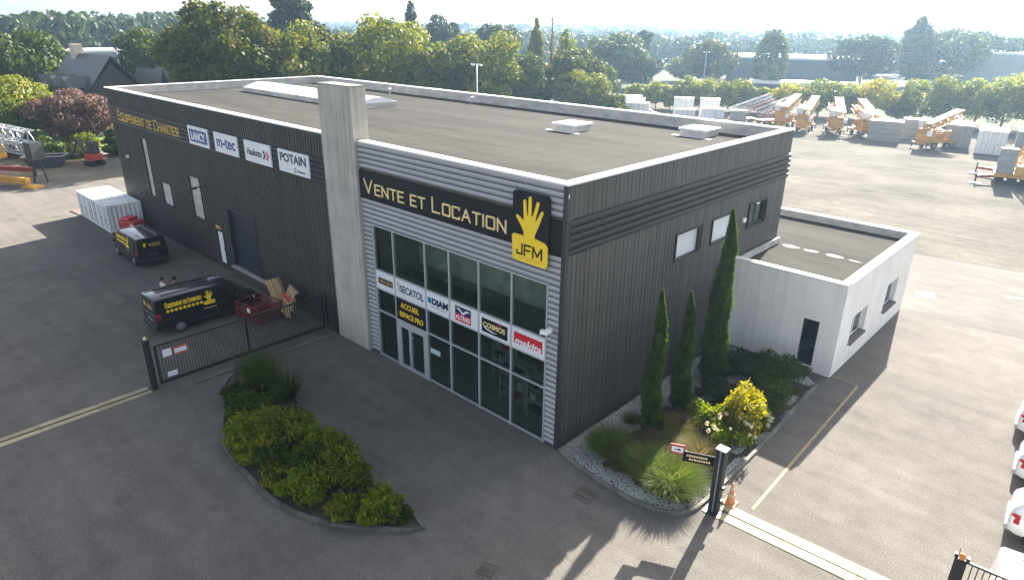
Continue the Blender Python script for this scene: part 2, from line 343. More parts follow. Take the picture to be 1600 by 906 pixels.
def shrub(name, label, x, y, h, rx, mat, n=1500, leaf=.07, k=12, seed=0, group=None, ry=None, cat='shrub', z=0, kind='round', spikes=0, asp=.6):
    rng = np.random.default_rng(seed+int(abs(x*31+y*17)*10)); root = thing(name, label, cat, (x,y,z), 0, group)
    c, r = crown_shape(rng, kind, rx, -.15*h, h, k)
    if ry: c[:,1] *= ry/rx; r[:,1] *= ry/rx
    P, d = blob_cloud(rng, c, r, n, .6); P = P+rng.normal(size=P.shape)*rx*.035
    ok = P[:,2] > .03; P, d = P[ok], d[ok]
    if spikes:   # shoots standing out of the crown
        i = rng.choice(len(P), spikes); S = []; D = []
        for j in i:
            if P[j,2] < h*.45: continue
            L = rng.uniform(.12,.4)*rx
            for t in np.linspace(.1,1,7): S.append(P[j]+(d[j]*.4+np.array([0,0,.8]))*L*t+rng.normal(size=3)*leaf*.3); D.append(d[j])
        if S: P = np.vstack([P,S]); d = np.vstack([d,D])
    quads('foliage', *leaves(rng, P, d, leaf, .8, asp), mat, root)
    st = MB()
    for j in range(min(8,k)):
        e = c[j]*.9; st.tube([(0,0,0),(e[0]*.45,e[1]*.45,max(e[2],.1)*.6),(e[0],e[1],max(e[2],.15))], [.022,.015,.006], 5)
    st.build('stems', BARK, root, True)
    return root
def blades(name, P0, D, L, W, mat, parent, rng, droop=.55, seg=4):
    """arching blades from P0 in direction D with length L"""
    n = len(P0); t = np.linspace(0,1,seg+1); side = unit(np.cross(D, np.array([0,0,1.])+rng.normal(size=(n,3))*.2))
    out = D.copy(); out[:,2] = 0; out = unit(out)
    vs = np.empty((n,(seg+1)*2,3), np.float32)
    for j,tt in enumerate(t):
        c = P0+D*L*tt+out*(L*droop*.5)*tt**2-np.array([0,0,1.])*L*droop*.55*tt**2.2
        c[:,2] = np.maximum(c[:,2], .02)
        w = W*(1-tt**1.5*.92); vs[:,2*j] = c-side*w; vs[:,2*j+1] = c+side*w
    m = (seg+1)*2; f = []
    q = np.array([[2*j,2*j+1,2*j+3,2*j+2] for j in range(seg)])
    idx = (np.arange(n)[:,None,None]*m+q[None]).reshape(-1)
    me = bpy.data.meshes.new(name); me.vertices.add(n*m); me.vertices.foreach_set('co', vs.ravel())
    me.loops.add(len(idx)); me.loops.foreach_set('vertex_index', idx.astype(np.int32)); np_ = n*seg
    me.polygons.add(np_); me.polygons.foreach_set('loop_start', np.arange(0,4*np_,4,dtype=np.int32)); me.update(calc_edges=True); me.validate()
    return link(name, me, mat, parent)
def grass_clump(label, x, y, h, r, mat, n=900, seed=0, plume=None, group=None, z=.1, droop=.6, spread=.45):
    rng = np.random.default_rng(seed+5); root = thing('ornamental_grass', label, 'grass', (x,y,z), 0, group)
    n = int(n*3.2); a = rng.uniform(0,6.28,n); q = rng.uniform(0,1,n)**.55
    P0 = np.stack([np.cos(a)*q*r*.55, np.sin(a)*q*r*.55, np.zeros(n)],1)
    a2 = a+rng.normal(size=n)*1.1; lean = q*spread*.9+np.abs(rng.normal(size=n))*.32
    D = unit(np.stack([np.cos(a2)*lean, np.sin(a2)*lean, np.ones(n)],1)); L = (h*rng.uniform(.35,1.1,n)*(1-.35*q*q))[:,None]
    blades('blades', P0, D, L, .0055*(h/.9), mat, root, rng, droop*.9, 5)
    if plume is not None:
        k = n//9; i = rng.choice(n,k); blades('plumes', P0[i], D[i], L[i]*1.12, .008, plume, root, rng, droop*.7)
    return root
# ------------------------------------------------------------------ lettering
GL = {  # square stroke letters on a 1x1 cell
 'A':(.9,[[(0,0),(.45,1),(.9,0)],[(.17,.36),(.73,.36)]]), 'C':(.8,[[(.8,.85),(.8,1),(0,1),(0,0),(.8,0),(.8,.15)]]), 'D':(.82,[[(0,0),(0,1),(.66,1),(.82,.84),(.82,.16),(.66,0),(0,0)]]),
 'E':(.74,[[(.74,1),(0,1),(0,0),(.74,0)],[(0,.52),(.62,.52)]]), 'F':(.72,[[(.72,1),(0,1),(0,0)],[(0,.5),(.6,.5)]]), 'H':(.8,[[(0,0),(0,1)],[(.8,0),(.8,1)],[(0,.5),(.8,.5)]]),
 'I':(.05,[[(.02,0),(.02,1)]]), 'J':(.6,[[(.6,1),(.6,0),(0,0),(0,.3)]]), 'L':(.66,[[(0,1),(0,0),(.66,0)]]), 'M':(1.,[[(0,0),(0,1),(.5,.2),(1,1),(1,0)]]),
 'N':(.85,[[(0,0),(0,1),(.85,0),(.85,1)]]), 'O':(.86,[[(.08,0),(0,.08),(0,.92),(.08,1),(.78,1),(.86,.92),(.86,.08),(.78,0),(.08,0)]]), 'P':(.76,[[(0,0),(0,1),(.76,1),(.76,.46),(0,.46)]]),
 'Q':(.86,[[(0,0),(0,1),(.86,1),(.86,0),(0,0)],[(.5,.25),(.95,-.12)]]), 'R':(.78,[[(0,0),(0,1),(.78,1),(.78,.48),(0,.48)],[(.42,.48),(.8,0)]]), 'S':(.76,[[(.76,1),(0,1),(0,.53),(.76,.53),(.76,0),(0,0)]]),
 'T':(.8,[[(0,1),(.8,1)],[(.4,1),(.4,0)]]), 'U':(.8,[[(0,1),(0,0),(.8,0),(.8,1)]]), 'V':(.9,[[(0,1),(.45,0),(.9,1)]]), 'K':(.78,[[(0,0),(0,1)],[(.75,1),(0,.42)],[(.25,.6),(.8,0)]])}
def stroke_width(text, h, small, gap):
    x = 0
    for ch in text:
        if ch == ' ': x += h*.5; continue
        up = ch.upper(); g = GL['E' if up == 'É' else up]; s = h if ch == up else h*small; x += (g[0]+gap)*s
    return x
def stroke_text(mb, text, x0, z0, h, width, y, depth=.03, th=.12, small=.78, gap=.32):
    """small-caps stroke letters in the plane y, growing along +x, proud towards -y"""
    k = width/stroke_width(text, h, small, gap); x = x0; q = 0; out = []
    for ch in text:
        if ch == ' ': x += h*.5*k; continue
        up = ch.upper(); acc = up == 'É'; g = GL['E' if acc else up]; s = h if ch == up else h*small
        if mb is None: lm = MB(); out.append(lm)
        else: lm = mb
        strokes = list(g[1])+([[(.25,1.12),(.55,1.3)]] if acc else [])
        for st in strokes:
            for a, b in zip(st[:-1], st[1:]):
                p = Vector((x+a[0]*s*k, z0+a[1]*s)); r = Vector((x+b[0]*s*k, z0+b[1]*s)); d = (r-p).normalized(); n = Vector((-d.y,d.x))*th*h/2
                p = p-d*th*h*.5; r = r+d*th*h*.5; e = depth+(q%5)*.0006; q += 1
                c = [p-n, r-n, r+n, p+n]
                lm.add([(v.x,y,v.y) for v in c]+[(v.x,y-e,v.y) for v in c], [(4,5,6,7),(0,1,5,4),(1,2,6,5),(2,3,7,6),(3,0,4,7)])
        x += (g[0]+gap)*s*k
    return out
def font_text(name, text, x0, x1, z0, z1, y, mat, parent, depth=.012, bold=0., shear=0., flipy=False):
    cu = bpy.data.curves.new(name, 'FONT'); cu.body = text; cu.extrude = .02; cu.offset = bold; cu.resolution_u = 3; cu.shear = shear
    to = bpy.data.objects.new('lettering_source', cu); COL.objects.link(to)
    dg = bpy.context.evaluated_depsgraph_get(); me = bpy.data.meshes.new_from_object(to.evaluated_get(dg))
    bpy.data.objects.remove(to); bpy.data.curves.remove(cu)
    co = np.empty(len(me.vertices)*3); me.vertices.foreach_get('co', co); co = co.reshape(-1,3)
    lo, hi = co.min(0), co.max(0); s = (co-lo)/np.maximum(hi-lo,1e-6)
    new = np.stack([x0+s[:,0]*(x1-x0), y-s[:,2]*depth, z0+s[:,1]*(z1-z0)],1)
    me.vertices.foreach_set('co', new.ravel()); me.update(); me.name = name
    return link(name, me, mat, parent)
def ngon(name, pts, y, depth, mat, parent, smooth=False):
    """outline (x,z) as a plate standing in plane y, proud towards -y"""
    bm = bmesh.new(); f = [bm.verts.new((p[0],y-depth,p[1])) for p in pts]; b = [bm.verts.new((p[0],y,p[1])) for p in pts]
    face = bm.faces.new(f); n = len(pts)
    for i in range(n): bm.faces.new((f[i],b[i],b[(i+1)%n],f[(i+1)%n]))
    bmesh.ops.recalc_face_normals(bm, faces=bm.faces)
    bmesh.ops.triangulate(bm, faces=[face]); me = bpy.data.meshes.new(name); bm.to_mesh(me); bm.free()
    return link(name, me, mat, parent)
def rrect(x0, x1, z0, z1, r, n=5):
    o = []
    for cx, cz, a in ((x1-r,z0+r,-90),(x1-r,z1-r,0),(x0+r,z1-r,90),(x0+r,z0+r,180)):
        o += [(cx+r*math.cos(R(a+90*i/n)), cz+r*math.sin(R(a+90*i/n))) for i in range(n+1)]
    return o
def hand_outline(x, z, s):
    """open hand, origin at the plate's top left corner, z growing down"""
    fing = [((.50,1.12),(.19,.84),.062),((.60,.80),(.56,.24),.062),((.80,.76),(.81,.10),.068),((1.0,.80),(1.18,.23),.062),((1.12,.98),(1.38,.52),.055)]
    o = [(.57,1.62),(.53,1.36),(.42,1.18)]
    for i,(b,t,r) in enumerate(fing):
        d = Vector((t[0]-b[0],t[1]-b[1])).normalized(); n = Vector((d.y,-d.x))
        L = Vector(b)+n*r*1.15; Rr = Vector(b)-n*r*1.15; T = Vector(t)
        if i: o.append(tuple(L))
        o.append(tuple(T-d*r*1.2+n*r))
        for a in (60,20,-20,-60): v = d*math.cos(R(a))+n*math.sin(R(a)); o.append(tuple(T-d*r+v*r))
        o.append(tuple(T-d*r*1.2-n*r))
        if i == 0: o.append((.55,.98))
        elif i < 4: o.append(tuple(Rr))
        else: o.append((1.20,1.08))
    o += [(1.1,1.28),(1.04,1.42),(1.03,1.62)]
    return [(x+p[0]*s, z-p[1]*s) for p in o]
# ================================================================== GROUND
def sheet(name, poly, z, mat, thick=.0):
    mb = MB(); n = len(poly); mb.add([(x,y,z) for x,y in poly], [tuple(range(n))]); o = mb.build(name, mat)
    return struct(o)
sheet('ground', [(-2600,-400),(600,-400),(2200,600),(1800,2600),(-2600,2600)], -.012, LAND)
sheet('asphalt_forecourt', [(-50,-60),(60,-60),(60,36),(5,35.6),(-52,34),(-60,20),(-60,2.4),(-64,-3),(-66,-20),(-66,-60)], 0, ASPH)
sheet('asphalt_lane', [(5.6,23.9),(60,25.5),(60,36.4),(9.3,36.2),(1.9,35.3),(-8,34.8),(-8,24.2)], .004, ASPH2)
sheet('gravel_yard', [(-52,34),(-8,34.8),(1.9,35.35),(9.3,36.25),(60,37),(60,120),(0,121),(-60,105),(-70,85),(-62,50)], .005, GRAV)
sheet('dirt_verge', [(-60,-20),(-60,2.2),(-57,20),(-54,34),(-62,50),(-76,30),(-80,6),(-84,-10),(-80,-40),(-66,-40)], -.004, DIRT)
sheet('lawn', [(-78,7),(-86,4),(-112,8),(-112,26),(-90,24),(-76,22)], .003, LAWN)
sheet('car_park_paving', [(-76,70),(-92,84),(-110,128),(-64,132),(-60,106)], .002, GRAV)
# yellow bay line in the drive
def line(name, pts, w, z, mat):
    mb = MB()
    for (x0,y0),(x1,y1) in zip(pts[:-1], pts[1:]):
        d = Vector((x1-x0,y1-y0,0)).normalized(); n = Vector((-d.y,d.x,0))*w/2; a = Vector((x0,y0,z)); b = Vector((x1,y1,z))
        mb.add([a-n,b-n,b+n,a+n], [(0,1,2,3)])
    return struct(mb.build(name, mat))
line('painted_bay_line', [(6.72,1.98),(6.5,12.94)], .1, .008, YLINE)
line('painted_bay_line', [(6.46,13.02),(5.36,13.05)], .09, .008, YLINE)
line('painted_lane_mark', [(9.2,30.3),(14,32.5)], .1, .012, LIGHTP)
line('painted_lane_mark', [(12.2,28.8),(15.5,29.8)], .1, .012, LIGHTP)
# ================================================================== MAIN BUILDING
HT, DK, BW, BL = 10.0, 9.4, 43.88, 17.87
MX = [-10.881,-9.471,-7.346,-5.843,-4.139,-2.4,-.687]
bld = thing('warehouse', 'large anthracite-clad warehouse with flat roof, concrete pillar and glazed silver front', 'building')
def wall_pieces(u0, u1, v0, v1, holes):
    """rectangles covering u0..u1 x v0..v1 without the holes"""
    us = sorted({u0,u1,*[h[0] for h in holes],*[h[1] for h in holes]}); out = []
    for a, b in zip(us[:-1], us[1:]):
        if b <= u0 or a >= u1: continue
        m = (a+b)/2; hs = sorted([(h[2],h[3]) for h in holes if h[0] < m < h[1]]); z = v0
        for lo, hi in hs:
            if lo > z: out.append((a,b,z,lo))
            z = hi
        if z < v1: out.append((a,b,z,v1))
    return out
def spans(u, v0, v1, holes, pad=.0):
    z = v0; o = []
    for h in sorted([h for h in holes if h[0]-pad < u < h[1]+pad], key=lambda h: h[2]):
        if h[2] > z: o.append((z,h[2]))
        z = max(z,h[3])
    if z < v1: o.append((z,v1))
    return o
FH = [(MX[0]-.04, MX[6]+.04, 0, 6.45), (-38.4,-37.35,2.85,6.98), (-36.0,-34.3,2.72,4.3), (-30.95,-29.3,2.8,5.52), (-27.85,-26.95,.42,2.56), (-25.9,-22.35,.72,4.42)]
RH = [(7.2,9.2,5.68,6.8), (10.25,12.25,5.68,6.82), (13.9,15.85,5.7,6.88)]
mb = MB()
for a,b,c,d in wall_pieces(-BW, 0, 0, HT-.06, FH): mb.box(a,b,.05,.3,c,d)
mb.build('front_wall', DARK, bld)
mb = MB()
for a,b,c,d in wall_pieces(.3, BL, 0, HT-.06, RH): mb.box(-.3,-.05,a,b,c,d)
mb.build('side_wall', DARK, bld)
MB().box(-BW,-BW+.25,.3,BL,0,HT-.06).build('end_wall', DARK, bld)
MB().box(-BW+.25,-.3,BL-.25,BL,0,HT-.06).build('rear_wall', DARK, bld)
MB().box(-BW+.25,-.3,.3,BL-.25,DK-.35,DK).build('roof', ROOF, bld)
# parapet lining and coping
mb = MB(); mb.box(-BW+.252,-.302,.302,.34,DK,HT-.06); mb.box(-.34,-.302,.34,BL-.3,DK,HT-.06); mb.box(-BW+.252,-.302,BL-.31,BL-.252,DK,HT-.06); mb.box(-BW+.252,-BW+.31,.34,BL-.31,DK,HT-.06)
mb.build('parapet_lining', PARIN, bld)
cw = .42
for (a,b,c,d) in [(-14.2-29.75,-14.2,-.05,cw-.05),(-11.45,.05,-.05,cw-.05)]:
    L = b-a; k = max(1, round(L/3.0))
    for i in range(k): MB().box(a+L*i/k+.008, a+L*(i+1)/k-.008, c, d, HT-.06, HT+.003*(i%2)).build('coping', WHITEP, bld)
for i in range(6): MB().box(.05-cw,.05,cw-.045+i*(BL-cw+.06)/6,cw-.06+(i+1)*(BL-cw+.06)/6,HT-.06,HT+.003*(i%2)).build('coping', WHITEP, bld)
for i in range(14): MB().box(-BW-.05+i*(BW-.4)/14, -BW-.065+(i+1)*(BW-.4)/14, BL-cw+.05, BL+.05, HT-.06, HT+.003*(i%2)).build('coping', WHITEP, bld)
for i in range(6): MB().box(-BW-.05,-BW-.05+cw,cw-.045+i*(BL-2*cw+.06)/6,cw-.06+(i+1)*(BL-2*cw+.06)/6,HT-.06,HT+.003*(i%2)).build('coping', WHITEP, bld)
# concrete pillar standing proud
pil = MB().box(-14.145,-11.604,-.18,.6,0,12.18).build('concrete_pillar', CONC, bld, bevel=.012)
MB().box(-14.165,-11.584,-.2,.62,12.18,12.21).build('pillar_cap', KERB, pil)
# ribbed cladding, long front: fine ribs joined, too narrow to tell apart
mb = MB(); x = -BW+.1
while x < -14.2:
    for a,b in spans(x, .1, 7.52, FH, .05): mb.box(x-.045,x+.045,.012,.05,a,b)
    mb.box(x-.045,x+.045,.012,.05,8.8,HT-.06); x += .25
o = mb.build('ribbed_cladding', DARK, bld); o['kind'] = 'stuff'
# side wall: upright cassette panels one by one
pm = {}
y = .13; i = 0
while y < BL-.05:
    y1 = min(y+.228, BL-.02)
    for a,b in spans((y+y1)/2, .06, 7.54, RH, .12)+[(8.8,HT-.07)]:
        key = (round(a,2),round(b,2),round(y1-y,3))
        if key not in pm: pm[key] = MB().box(0,.048,0,y1-y,0,b-a).mesh('cladding_panel')
        o = link('cladding_panel', pm[key], DARK, bld); o.location = (-.05+.004*((i*7)%3),y,a)
    y += .252; i += 1
# horizontal dark band on the side and long front
for k in range(5):
    z = 7.55+k*.25
    for nm,(a,b,c,d) in (('band_plank',(-.05,.06,.1,BL+.03)),):
        mb = MB(); mb.add([(-.05,c,z),(.03,c,z),(.075,c,z+.11),(.075,c,z+.2),(-.05,c,z+.235),(-.05,d,z),(.03,d,z),(.075,d,z+.11),(.075,d,z+.2),(-.05,d,z+.235)],
                          [(0,1,2,3,4),(9,8,7,6,5),(0,5,6,1),(1,6,7,2),(2,7,8,3),(3,8,9,4),(4,9,5,0)]); mb.build(nm, DARKB, bld)
    mb = MB(); a,b = -BW-.02,-14.15
    mb.add([(a,.05,z),(a,-.02,z),(a,-.05,z+.11),(a,-.05,z+.2),(a,.05,z+.235),(b,.05,z),(b,-.02,z),(b,-.05,z+.11),(b,-.05,z+.2),(b,.05,z+.235)],
           [(4,3,2,1,0),(5,6,7,8,9),(1,6,5,0),(2,7,6,1),(3,8,7,2),(4,9,8,3),(0,5,9,4)]); mb.build('band_plank', DARKB, bld)
# silver horizontal cladding of the showroom front, plank by plank
def silver(x0, x1, z, name='silver_plank'):
    prof = [(.05,0),(.015,.0),(-.02,.03),(-.045,.085),(-.045,.125),(-.02,.175),(.02,.19),(.05,.19)]; n = len(prof)
    vs = [(0,p[0],p[1]) for p in prof]+[(x1-x0,p[0],p[1]) for p in prof]
    fs = [tuple(range(n-1,-1,-1)),tuple(range(n,2*n))]+[(i,(i+1)%n,n+(i+1)%n,n+i) for i in range(n)]
    key = ('s',round(x1-x0,3))
    if key not in pm: pm[key] = MB().add(vs,fs).mesh(name)
    o = link(name, pm[key], SILV, bld); o.location = (x0,0,z)
z = .1
while z < 9.8:
    if 7.4 < z < 8.78: z += .219; continue
    if z < 6.3:
        silver(-11.55,MX[0]-.06,z); silver(MX[6]+.06,-.12,z)
    else: silver(-11.55,-.12,z)
    z += .219
MB().box(-.12,.055,-.055,.12,0,HT-.07).build('corner_trim', DARKB, bld)
MB().box(-11.55,-.12,-.048,.05,9.85,HT-.062).build('fascia_trim', SILV, bld)
MB().box(-.05,.075,-.02,.02,9.55,9.68).build('corner_light', LIGHTP, bld)
# showroom glazing
ZR = [.06,2.33,3.44,4.33,6.4]
for x in MX: MB().box(x-.035,x+.035,-.03,.12,.0,6.44).build('mullion', ALU, bld)
for j,z in enumerate(ZR):
    for i in range(6):
        if j == 0 and i == 1: continue
        MB().box(MX[i]+.036,MX[i+1]-.036,-.02,.1,z-.03,z+.03).build('transom', ALU, bld)
for i in range(6):
    for j in range(4):
        if j == 2 or (i == 1 and j < 2): continue
        MB().box(MX[i]+.037,MX[i+1]-.037,.02,.035,ZR[j]+.031,ZR[j+1]-.031).build('pane', GLASS, bld)
# entrance double door
dr = MB(); a,b = MX[1]+.037,MX[2]-.037
dr.box(a,a+.16,-.035,.1,0,2.29); dr.box(b-.16,b,-.035,.1,0,2.29); dr.box(a+.161,b-.161,-.035,.1,2.12,2.29); dr.box(a+.161,b-.161,-.03,.08,0,.05)
fr = dr.build('door_frame', ALU, bld)
mid = a+.16+(b-a-.32)*.42
for k,(p,q) in enumerate(((a+.162,mid-.005),(mid+.005,b-.162))):
    d = MB(); d.box(p,p+.08,-.028,.06,.055,2.115); d.box(q-.08,q,-.028,.06,.055,2.115); d.box(p+.081,q-.081,-.028,.06,.055,.16); d.box(p+.081,q-.081,-.028,.06,2.03,2.115)
    lf = d.build('door_leaf', ALU, bld); MB().box(p+.081,q-.081,.01,.025,.161,2.029).build('door_pane', GLASS, lf)
    if k: MB().bar((p+.04,-.09,.8),(p+.04,-.09,1.4),.035).bar((p+.04,-.03,.85),(p+.04,-.09,.85),.03).bar((p+.04,-.03,1.35),(p+.04,-.09,1.35),.03).build('pull_handle', CHROME, lf); MB().obox((p+.2,-.035,1.75),(.09,.01,.05)).build('door_closer', CHROME, lf)
MB().box(-7.2,-6.55,-.002,.012,1.45,1.68).build('opening_hours_sticker', M('sticker_pale',(.5,.62,.58),.5), bld)
# showroom interior
INW = M('interior_wall', (.28,.27,.23), .8, var=.25, scale=1.2); INF = M('interior_floor', (.2,.2,.2), .6)
MB().box(-11.4,-.35,6.8,6.95,0,3.5).build('inner_back_wall', INW, bld)
MB().box(-11.35,-.36,2.9,3.0,3.76,8.29).build('office_wall', M('office_white',(.52,.52,.45),.8,var=.35,scale=1.5), bld)
MB().box(-11.5,-11.36,.32,6.79,0,8.4).build('inner_side_wall', INW, bld)
MB().box(-11.35,-.36,.32,6.79,8.3,8.4).build('inner_ceiling', INW, bld)
MB().box(-11.35,-.36,.31,6.79,.002,.03).build('inner_floor', INF, bld)
MB().box(-11.35,-.36,2.6,6.79,3.5,3.75).build('mezzanine_floor', INW, bld)
MB().box(-11.35,-.36,.4,.46,3.46,4.3).build('fascia_backing', INF, bld)
rng0 = random.Random(4)
def rack(x, y, label):
    t = thing('display_rack', label, 'rack', (x,y,.03))
    mb = MB()
    for sx in (-.7,.7):
        for sy in (-.25,.25): mb.bar((sx,sy,0),(sx,sy,2.1),.05)
    mb.build('upright_frame', STEELG, t)
    for k in range(4): MB().box(-.74,.74,-.28,.28,.25+k*.55,.28+k*.55).build('shelf', STEELG, t)
    for k in range(3):
        for s in range(3):
            if rng0.random() < .75: MB().box(-.6+s*.42,-.6+s*.42+.3,-.2,.2,.281+k*.55,.281+k*.55+rng0.uniform(.18,.38)).build('carton', rng0.choice([STEELD,STEELD,CONTG,STEELD,PLASTIC,REDM]), t)
rack(-1.6,1.1,'metal display rack behind the rightmost showroom pane')
rack(-3.3,1.3,'metal display rack behind the second showroom pane from the right')
rack(-5.0,2.6,'metal display rack further back in the showroom behind the fourth pane')
for i,(x,c) in enumerate([(-10.2,REDM),(-8.6,CONTG),(-6.6,YELCR),(-4.6,ORANGE),(-3.0,YELCR),(-1.6,CONTG)]):
    mb = MB(); z = 4.7+.25*(i%3)
    mb.box(x-.5,x+.3,2.86,2.89,z+.3,z+1.2); mb.box(x-.2,x,2.82,2.86,z+1.2,z+1.32)
    mb.build('wall_poster', c, bld)
# windows and doors of the long front
def recessed(nm, h, mat, depth=.14, slats=0):
    a,b,c,d = h; f = MB(); f.box(a,a+.05,-.005,.3,c,d); f.box(b-.05,b,-.005,.3,c,d); f.box(a+.051,b-.051,-.005,.3,d-.05,d); f.box(a-.06,b+.06,-.05,.29,c-.05,c-.001)
    w = f.build('window_surround', STEELD, bld)
    if slats:
        hh = (d-c-.06)/slats
        for k in range(slats): MB().box(a+.052,b-.052,depth,depth+.03,c+k*hh+.004,c+(k+1)*hh-.004).build('shutter_slat', mat, w)
    else: MB().box(a+.052,b-.052,depth,depth+.03,c,d-.051).build(nm, mat, w)
TANBL = M('shutter_reflection_tan', (.5,.46,.38), .6)  # tan of the front shutters, also the painted reflection in a side window
recessed('blind', FH[1], TANBL, .1, 12); recessed('blind', FH[2], M('pale_shutter',(.5,.48,.44),.6), .1, 7); recessed('blind', FH[3], TANBL, .1, 9)
a,b,c,d = FH[4]; w = MB().box(a,a+.06,0,.3,c,d).box(b-.06,b,0,.3,c,d).box(a+.061,b-.061,0,.3,d-.06,d).build('door_frame', STEELD, bld); dd = MB().box(a+.062,b-.062,.06,.1,c+.01,d-.061).build('side_door', WBOARD, bld); MB().obox((b-.14,.03,c+1.0),(.03,.05,.14)).build('handle', STEELD, dd)
MB().box(-27.8,-27.2,-.03,.04,2.68,2.86).build('door_number_plate', GOLD, bld)
a,b,c,d = FH[5]
rd = MB().box(a,a+.12,-.02,.3,c,d).box(b-.12,b,-.02,.3,c,d).box(a+.121,b-.121,-.02,.3,d-.15,d).build('roller_door', DARKB, bld)
for k in range(12): MB().box(a+.122,b-.122,.2,.24,c+k*.295+.006,c+(k+1)*.295-.006).build('door_slat', M('roller_navy',(.02,.023,.035),.45), rd)
MB().box(a+.05,b+.9,-.2,.04,0,.66).build('loading_dock', DARK, bld)
MB().box(a+.04,b+.9,-.26,.04,.662,.71).build('dock_edge', CONC, bld)
t = MB().bar((-28.2,.0,5.2),(-28.2,-.7,5.25),.06).obox((-28.2,-.8,5.2),(.12,.3,.12)).build('camera_arm', STEELD, bld)
MB().obox((-41.6,-.06,5.2),(.22,.2,.18)).build('flood_light', LIGHTP, bld)
t = MB().bar((-.46,-.045,4.85),(-.46,-.28,4.8),.06).obox((-.5,-.34,4.78),(.3,.16,.14),rz=.5).obox((-.36,-.25,4.86),(.16,.16,.14)).build('security_camera', LIGHTP, bld)
# side windows
for i,h in enumerate(RH):
    a,b,c,d = h; f = MB(); f.box(-.3,.05,a,a+.06,c,d); f.box(-.3,.05,b-.06,b,c,d); f.box(-.3,.05,a+.061,b-.061,d-.06,d); f.box(-.29,.1,a-.05,b+.05,c-.06,c-.001)
    w = f.build('window_surround', STEELD, bld)
    if i < 2:
        hh = (d-c-.065)/8
        for k in range(8): MB().box(-.13,-.1,a+.062,b-.062,c+k*hh+.003,c+(k+1)*hh-.003).build('shutter_slat', BLIND, w)
    else:
        MB().box(-.16,-.1,a+.062,a+.14,c,d-.061).box(-.16,-.1,b-.14,b-.062,c,d-.061).box(-.16,-.1,(a+b)/2-.05,(a+b)/2+.05,c,d-.061).box(-.16,-.1,a+.141,b-.141,c,c+.1).build('sash', PLASTIC, w)
        for p,q in ((a+.141,(a+b)/2-.051),((a+b)/2+.051,b-.141)): MB().box(-.14,-.13,p,q,c+.101,d-.062).build('pane', GLASS, w)
        MB().box(-.27,-.25,a+.062,b-.062,c,d-.061).build('tan_reflection', TANBL, w)  # tan sheet behind the glass, the panes' reflection put into its colour
MB().obox((.06,13.4,6.18),(.12,.22,.2)).build('alarm_box', LIGHTP, bld)
# roof fittings
def barrel(x0, x1, y0, y1, z, rise):
    n = 10; vs = []; 
    for x in (x0,x1):
        for i in range(n+1): t = i/n; vs.append((x, y0+(y1-y0)*t, z+rise*math.sin(math.pi*t)))
    fs = [(i,i+1,n+1+i+1,n+1+i) for i in range(n)]+[tuple(range(n,-1,-1)),tuple(range(n+1,2*n+2))]
    return MB().add(vs,fs)
SKYL = M('skylight_plastic', (.8,.82,.82), .35, var=.04)
sk = MB().box(-40.6,-24.6,8.95,12.05,DK,DK+.32).build('skylight_curb', PARIN, bld)
for k in range(8): barrel(-40.55+k*1.99,-40.55+(k+1)*1.99-.03,8.99,12.01,DK+.321,.34).build('skylight_vault', SKYL, sk, fix=True)
for (x,y) in ((-9.75,12.4),(-4.15,15.95)):
    h = MB().box(x-.72,x+.72,y-.72,y+.72,DK,DK+.28).build('roof_hatch', PARIN, bld); MB().box(x-.8,x+.8,y-.8,y+.8,DK+.285,DK+.4).build('hatch_lid', SKYL, h, bevel=.03)
    MB().box(x-1.05,x+1.15,y-1.0,y-.75,DK,DK+.012).build('flashing', WHITEP, h)
for (x,y) in ((-22.4,16.9),(-31,16.2)): MB().tube([(x,y,DK),(x,y,DK+.35),(x,y,DK+.4),(x,y,DK+.48)],[.06,.06,.14,.1],10).build('roof_vent', LIGHTP, bld, True)
mb = MB()
for k in range(int(BW/1.05)): mb.box(-BW+.5+k*1.05,-BW+.52+k*1.05,.36,BL-.32,DK+.001,DK+.003)
o = mb.build('membrane_seams', ROOF, bld); o['kind'] = 'stuff'
# ------------------------------------------------------------------ signs on the warehouse
s = thing('name_sign', 'black band across the silver front lettered VENTE ET LOCATION in cream', 'sign', (-6,-.06,7.53))
bo = MB().box(-11.56,-.12,-.06,.045,7.53,8.74); bd = bo.build('board', BLACK, s); bd.matrix_parent_inverse = Matrix.Translation((6,.06,-7.53))
for lm in stroke_text(None, 'Vente et Location', -11.18, 7.84, .56, 8.68, -.06, .03, .115, .76, .34): t = lm.build('letter', CREAM, s); t.matrix_parent_inverse = Matrix.Translation((6,.06,-7.53))
def at(o, loc): o.matrix_parent_inverse = Matrix.Translation(-Vector(loc)); return o
loc = (-1.42,-.16,7.02); s = thing('logo_sign', 'black plate with yellow open hand and JFM block at the building corner', 'sign', loc)
at(ngon('plate', rrect(-2.24,-.62,7.6,9.5,.14), -.07, .1, BLACK, s), loc)
at(ngon('logo_block', [(-2.24,7.9),(-2.16,7.98),(-1.7,7.98),(-1.66,7.9),(-1.22,7.9),(-1.18,7.98),(-.72,7.9),(-.6,7.78),(-.6,7.14),(-.7,7.02),(-2.1,7.04),(-2.2,7.14)], -.172, .03, YEL, s), loc)
at(ngon('hand_emblem', hand_outline(-2.24,9.49,1.0), -.172, .022, YEL, s), loc)
for lm in stroke_text(None,'JFM',-1.98,7.3,.36,1.24,-.203,.01,.17,1.,.3): at(lm.build('letter', BLACK, s), loc)
mb = MB(); mb.box(-1.98,-.85,-.208,-.2,7.21,7.225); mb.box(-1.9,-.95,-.208,-.2,7.15,7.163); at(mb.build('underline', GOLD, s), loc)
